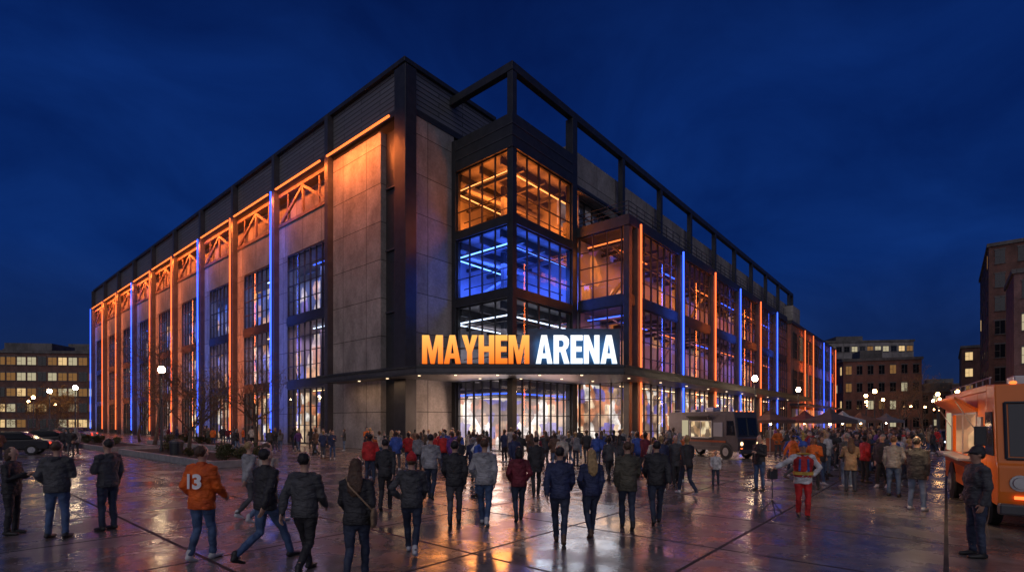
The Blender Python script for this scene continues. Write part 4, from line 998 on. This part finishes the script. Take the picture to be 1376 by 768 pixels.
near_person(-1.66, 8.4, 1.68, 6, PW(-1, .75, 'hip', 'f'), 'charcoal', 'dark jeans', 'brown', 'short', label='person in red beanie and black jacket walking away', hat=('red','beanie'), bulk=.02, hood=True, shoe_i=1)
near_person(-3.14, 12.6, 1.78, 5, PW(1, .6), 'black', 'black trousers', 'black', label='person in black jacket walking towards the arena')
near_person(-2.3, 14.4, 1.85, -5, PW(-1, .5, 'down', 'f'), 'light grey', 'dark jeans', 'black', label='person in light grey hoodie walking towards the arena', hood=True)
near_person(-1.22, 10.8, 1.80, 3, PW(1, .55, 'f', 'down'), 'black', 'grey trousers', 'black', label='person in black jacket and grey jeans walking away', bulk=.025)
near_person(-.585, 10.8, 1.84, -7, PW(-1, .5, 'pocket', 'down'), 'light grey', 'blue jeans', 'brown', label='person in grey hoodie and blue jeans walking away', hood=True, bulk=.02, shoe_i=1)
near_person(.15, 11.2, 1.64, 6, PW(1, .5, 'pocket', 'pocket'), 'maroon', 'dark jeans', 'black', 'bob', label='woman in maroon hoodie and dark jeans', hood=True, bulk=.02)
near_person(.86, 9.15, 1.76, -8, PW(-1, .65, 'b', 'f'), 'navy', 'dark jeans', 'black', label='person in dark navy jacket walking away', bulk=.02, shoe_i=2)
near_person(1.51, 9.7, 1.68, 10, PW(1, .5, 'pocket', 'down'), 'navy', 'dark jeans', 'blonde', 'long', label='woman with long blonde hair in dark jacket', bulk=.012, shoe_i=2)
near_person(2.36, 10.4, 1.80, -6, PW(-1, .5, 'down', 'f'), 'olive', 'dark jeans', 'brown', label='person in olive coat and dark jeans walking away', bulk=.025, hem=.78)
near_person(3.1, 10.9, 1.80, -10, PW(1, .65, 'f', 'b'), 'black', 'dark jeans', 'black', label='person in black puffer jacket walking away', bulk=.035)
near_person(.72, 15.2, 1.75, 2, PW(1, .3, 'down', 'down'), 'black', 'black trousers', 'black', label='person in black coat walking to the entrance', hem=.7)
near_person(10.05, 12.6, 1.80, -62, STD('reach','down', .14), 'black', 'light jeans', 'black', label='person in black coat reaching to the food truck counter', bulk=.025, hem=.76, shoe_i=1, group='people near the food truck')
near_person(7.55, 8.25, 1.78, 75, STD('down','pocket', .12), 'charcoal', 'dark jeans', 'black', skin=2, label='person in black jacket and cap standing by the orange truck', hat=('black','cap'), bulk=.03, shoe_i=0, group='people near the food truck')
near_person(11.2, 17.0, 1.8, 5, STD('pocket','pocket'), 'charcoal', 'light jeans', 'grey', label='person in dark vest and light jeans standing in the crowd', shoe_i=1, group='people near the food truck')
near_person(11.2, 14.9, 1.76, -50, STD('down','pocket'), 'grey', 'blue jeans', 'brown', label='person in grey jacket queueing at the food truck', group='people near the food truck')
near_person(10.6, 15.9, 1.7, -20, STD('fold','fold'), 'tan', 'dark jeans', 'brown', 'long', label='woman in tan coat queueing at the food truck', group='people near the food truck', hem=.7)
near_person(6.9, 17.2, 1.2, 160, STD('down','f'), 'white', 'dark jeans', 'brown', label='child in white jumper watching the performer', group='people near the food truck')
near_person(7.9, 16.2, 1.75, 120, STD('phone','down'), 'black', 'blue jeans', 'black', label='person in black jacket watching the performer', group='people near the food truck')
near_person(5.6, 17.4, 1.72, 170, PW(1,.5), 'charcoal', 'black trousers', 'brown', label='person in charcoal coat walking across the plaza', group='people near the food truck', hem=.7)
pf, PJ, ps = near_person(6.65, 11.6, 1.74, 158, {'stride': .3, 'lead': -1, 'arms': ('hip','out')}, 'white', 'red trousers', 'brown', skin=2, label='street performer in red and white costume with blue tufted hat', hat=('blue','beanie'), bulk=.02, hem=.8, group='street performer')
for a, cn in ((-1,'red'), (0,'gold'), (1,'blue')):
    tf = MB(); tf.loft([(a*.05,0,1.77), (a*.11,0,1.87), (a*.19,.01,1.87+.05*(1-abs(a)))], [.035,.026,.012], seg=8); tf.ell((a*.2,.01,1.87+.06*(1-abs(a))), (.024,.024,.024), 8, 6)
    obj('hat_tuft', remesh(tf, .01, 1, [FAB[cn]]), pf)
sash = MB(); torso(sash, PJ, 1.075, 1.0, bulk=.02)
obj('waistcoat', remesh(sash, .016, 2, [FAB['red']]), pf)
z = PJ['dz']
obj('belt', MB().loft([(0,0,1.0+z),(0,0,1.07+z)], [(.215,.172),(.212,.17)], seg=20, round_ends=False).mesh('belt', [FAB['gold']]), pf)
obj('ruff_collar', MB().loft([(0,-.005,1.455+z),(0,-.005,1.475+z),(0,-.005,1.50+z)], [(.1,.09),(.16,.14),(.09,.08)], seg=20, round_ends=False).mesh('ruff_collar', [FAB['gold']]), pf)
for a in (-.09, .09):
    obj('waistcoat_stripe', MB().loft([(a, .15, 1.1+z), (a*.9, .155, 1.36+z)], [(.025,.012),(.022,.012)], seg=8).mesh('waistcoat_stripe', [FAB['blue']]), pf)
# jersey number
tx = bpy.data.curves.new('num', 'FONT'); tx.body = '13'; tx.size = .29; tx.align_x = 'CENTER'; tx.extrude = .004; tx.offset = .012
to = bpy.data.objects.new('num', tx); COL.objects.link(to)
bpy.context.view_layer.update()
nm = bpy.data.meshes.new_from_object(to.evaluated_get(bpy.context.evaluated_depsgraph_get())); bpy.data.objects.remove(to)
for v in nm.vertices: v.co.z -= (v.co.x**2)*1.6
nm.materials.clear(); nm.materials.append(mat('number_print', (.85,.85,.85), .6, 0, .05))
obj('jersey_number', nm, jp, (0, -.188, 1.12), (math.radians(90), 0, 0))
e = tag(empty('shoulder_bag', (-2.13, 6.95, 0), math.radians(4)), 'tan leather shoulder bag hanging at a woman\'s hip', 'bag')
obj('bag_body', remesh(MB().loft([(.25,-.06,.80), (.25,-.06,.95), (.25,-.06,1.0)], [(.04,.11),(.045,.12),(.03,.09)], seg=12), .012, 3, [FAB['tan']]), e)
obj('bag_strap', MB().loft([(.25,-.1,.98), (.12,-.175,1.15), (-.06,-.165,1.34), (-.13,-.05,1.45), (-.1,.09,1.38), (.08,.17,1.2), (.24,.02,.99)], [.012]*7, seg=6).mesh('bag_strap', [FAB['tan']]), e)
e = tag(empty('music_stand', (6.1, 11.9, 0)), 'black tripod stand with small speaker beside the performer', 'stand')
ms = MB()
for i in range(3):
    a = i*2.09+.3; beam(ms, (0,0,.35), (math.cos(a)*.3, math.sin(a)*.3, .012), .012)
beam(ms, (0,0,.25), (0,0,.85), .014)
obj('tripod', ms.mesh('tripod', [STEEL]), e)
obj('speaker', MB().box(-.1,.1,-.08,.08,.85,1.1).mesh('speaker', [STEEL]), e, bevel=.03)

# ---- crowd
def crowd_mesh(pose, hairstyle, hem=.82, bulk=.012, vox=.02):
    J = joints(pose); mb = MB()
    head(mb, J); torso(mb, J, 1.04, hem, bulk=bulk); arms(mb, J, 1.05, bulk*.7); legs(mb, J, 1.02)
    z = J['dz']
    mb.ell((0,-.028,1.668+z), (.086,.092,.096), 14, 10)
    if hairstyle == 'long': mb.loft([(0,-.045,1.66+z), (0,-.07,1.55+z), (0,-.115,1.42+z), (0,-.14,1.3+z)], [(.088,.06),(.098,.055),(.105,.04),(.07,.03)], seg=14)
    for sd in (1,-1):
        shoe(mb, J, sd)
        w_ = Vector(J['wr', sd]); d = (w_-Vector(J['el', sd])).normalized()
        mb.loft([tuple(w_), tuple(w_+d*.06), tuple(w_+d*.15)], [(.02,.03),(.018,.036),(.016,.026)], seg=8)
    me = remesh(mb, vox, 2, [FAB['black'], JEAN['dark jeans'], HAIR['black'], SKIN[0], SHOE[0]], .028)
    hands = []
    for sd in (1,-1):
        w_ = Vector(J['wr', sd]); d = (w_-Vector(J['el', sd])).normalized(); hands.append((w_+d*.085))
    for p in me.polygons:
        c = p.center; i = 0
        if c.z > 1.5+z:
            i = 2 if (c.y < .02 or c.z > 1.69+z) else 3
        elif hairstyle == 'long' and c.z > 1.28 and c.y < -.135 and abs(c.x) < .1: i = 2
        elif min((c-h_).length for h_ in hands) < .09: i = 3
        elif c.z < .115: i = 4
        elif c.z < hem+z-.01: i = 1
        p.material_index = i
    return me
CM = [crowd_mesh(PW(1, .7), 'short'), crowd_mesh(PW(-1, .55, 'down', 'f'), 'long'), crowd_mesh(STD('down', 'pocket'), 'short', bulk=.022), crowd_mesh(STD('phone', 'down'), 'long', bulk=.008),
      crowd_mesh(STD('pocket', 'pocket', .14), 'short', .76, .018), crowd_mesh(PW(1, .4, 'pocket', 'down'), 'short'), crowd_mesh(PW(-1, .8, 'b', 'f'), 'short', bulk=.01), crowd_mesh(STD('hip', 'down'), 'short'), crowd_mesh(STD('fold', 'fold'), 'short'), crowd_mesh(PW(-1, .4, 'wave', 'down'), 'long')]
posedesc = ['walking', 'walking', 'standing', 'holding a phone', 'with pocketed hands', 'walking', 'striding', 'standing', 'folding arms', 'waving']
placed = [(6.65,11.6),(11.2,17),(11.2,14.9),(10.6,15.9),(6.9,17.2),(7.9,16.2),(5.6,17.4),(.72,15.2),(-2.3,14.4)]
random.seed(77)
JK = ['black']*8 + ['charcoal']*5 + ['grey', 'grey', 'navy', 'navy', 'maroon', 'olive', 'orange', 'orange', 'red', 'brown', 'brown', 'blue', 'light grey', 'purple', 'cream', 'tan', 'white']
def crowd(count, gen, group, fac, gap=.38):
    t = 0; k = 0
    while k < count and t < count*40:
        t += 1
        X, Y = gen()
        lx, ly = toloc(X, Y)
        if lx > -.8 and ly > -.8: continue
        if lx > 7.3 and ly > -5.6: continue
        if lx > -5.5 and ly > 5: continue
        if -19 < lx < -15 and ly > 2: continue
        if 9.6 < X < 15.4 and 27.6 < Y < 35.6 : continue
        if any((X-a)**2+(Y-b)**2 < gap for a, b in placed): continue
        placed.append((X, Y)); i = random.randrange(len(CM)); k += 1
        if i == 9 and random.random() < .7: i = 0
        o = obj('person', CM[i], None, (X, Y, 0), math.radians(fac()))
        s_ = random.uniform(.92, 1.05); o.scale = (s_*random.uniform(.95,1.06), s_*random.uniform(.95,1.06), s_)
        j = random.choice(JK); tr = random.choice(['dark jeans','dark jeans','blue jeans','black trousers','black trousers','grey trousers','light jeans'])
        for si, m_ in enumerate((FAB[j], JEAN[tr], HAIR[random.choice(['black','black','brown','brown','blonde','grey'])], random.choice(SKIN), random.choice(SHOE))):
            o.material_slots[si].link = 'OBJECT'; o.material_slots[si].material = m_
        tag(o, f'person in {j} jacket and {tr} {posedesc[i]}', 'person', group)
away = lambda: random.choice([random.gauss(0, 20), random.gauss(0, 20), random.gauss(0, 35), random.uniform(0, 360)])
anyr = lambda: random.uniform(0, 360)
def gA():
    Y = random.uniform(18, 33.5); return (random.uniform(-.30, .36)*Y, Y)
def gA2():
    Y = random.uniform(21, 33); return (random.uniform(-.28, .30)*Y, Y)
def gB():
    Y = random.uniform(16.5, 30); return (random.uniform(.55, .80)*Y, Y)
def gB2():
    Y = random.uniform(26, 50); return (random.uniform(.50, .84)*Y, Y)
def gC():
    lx = random.uniform(-12, -6.0); ly = random.uniform(3, 38); p = W(lx, ly); return (p.x, p.y)
def gD():
    Y = random.uniform(14.5, 19); return (random.uniform(-.3, .36)*Y, Y)
crowd(38, gA, 'crowd gathered at the arena entrance', away)
crowd(40, gA2, 'crowd gathered at the arena entrance', away)
crowd(7, gD, 'crowd gathered at the arena entrance', away)
crowd(78, gB, 'crowd around the food trucks and tents', anyr, .3)
crowd(66, gB2, 'crowd around the food trucks and tents', anyr, .3)
crowd(32, gC, 'people strolling beside the arena wall', anyr)
crowd(4, lambda: (random.uniform(-34, -27), random.uniform(26, 38)), 'people strolling beside the arena wall', anyr)
print('objects', len(bpy.data.objects))
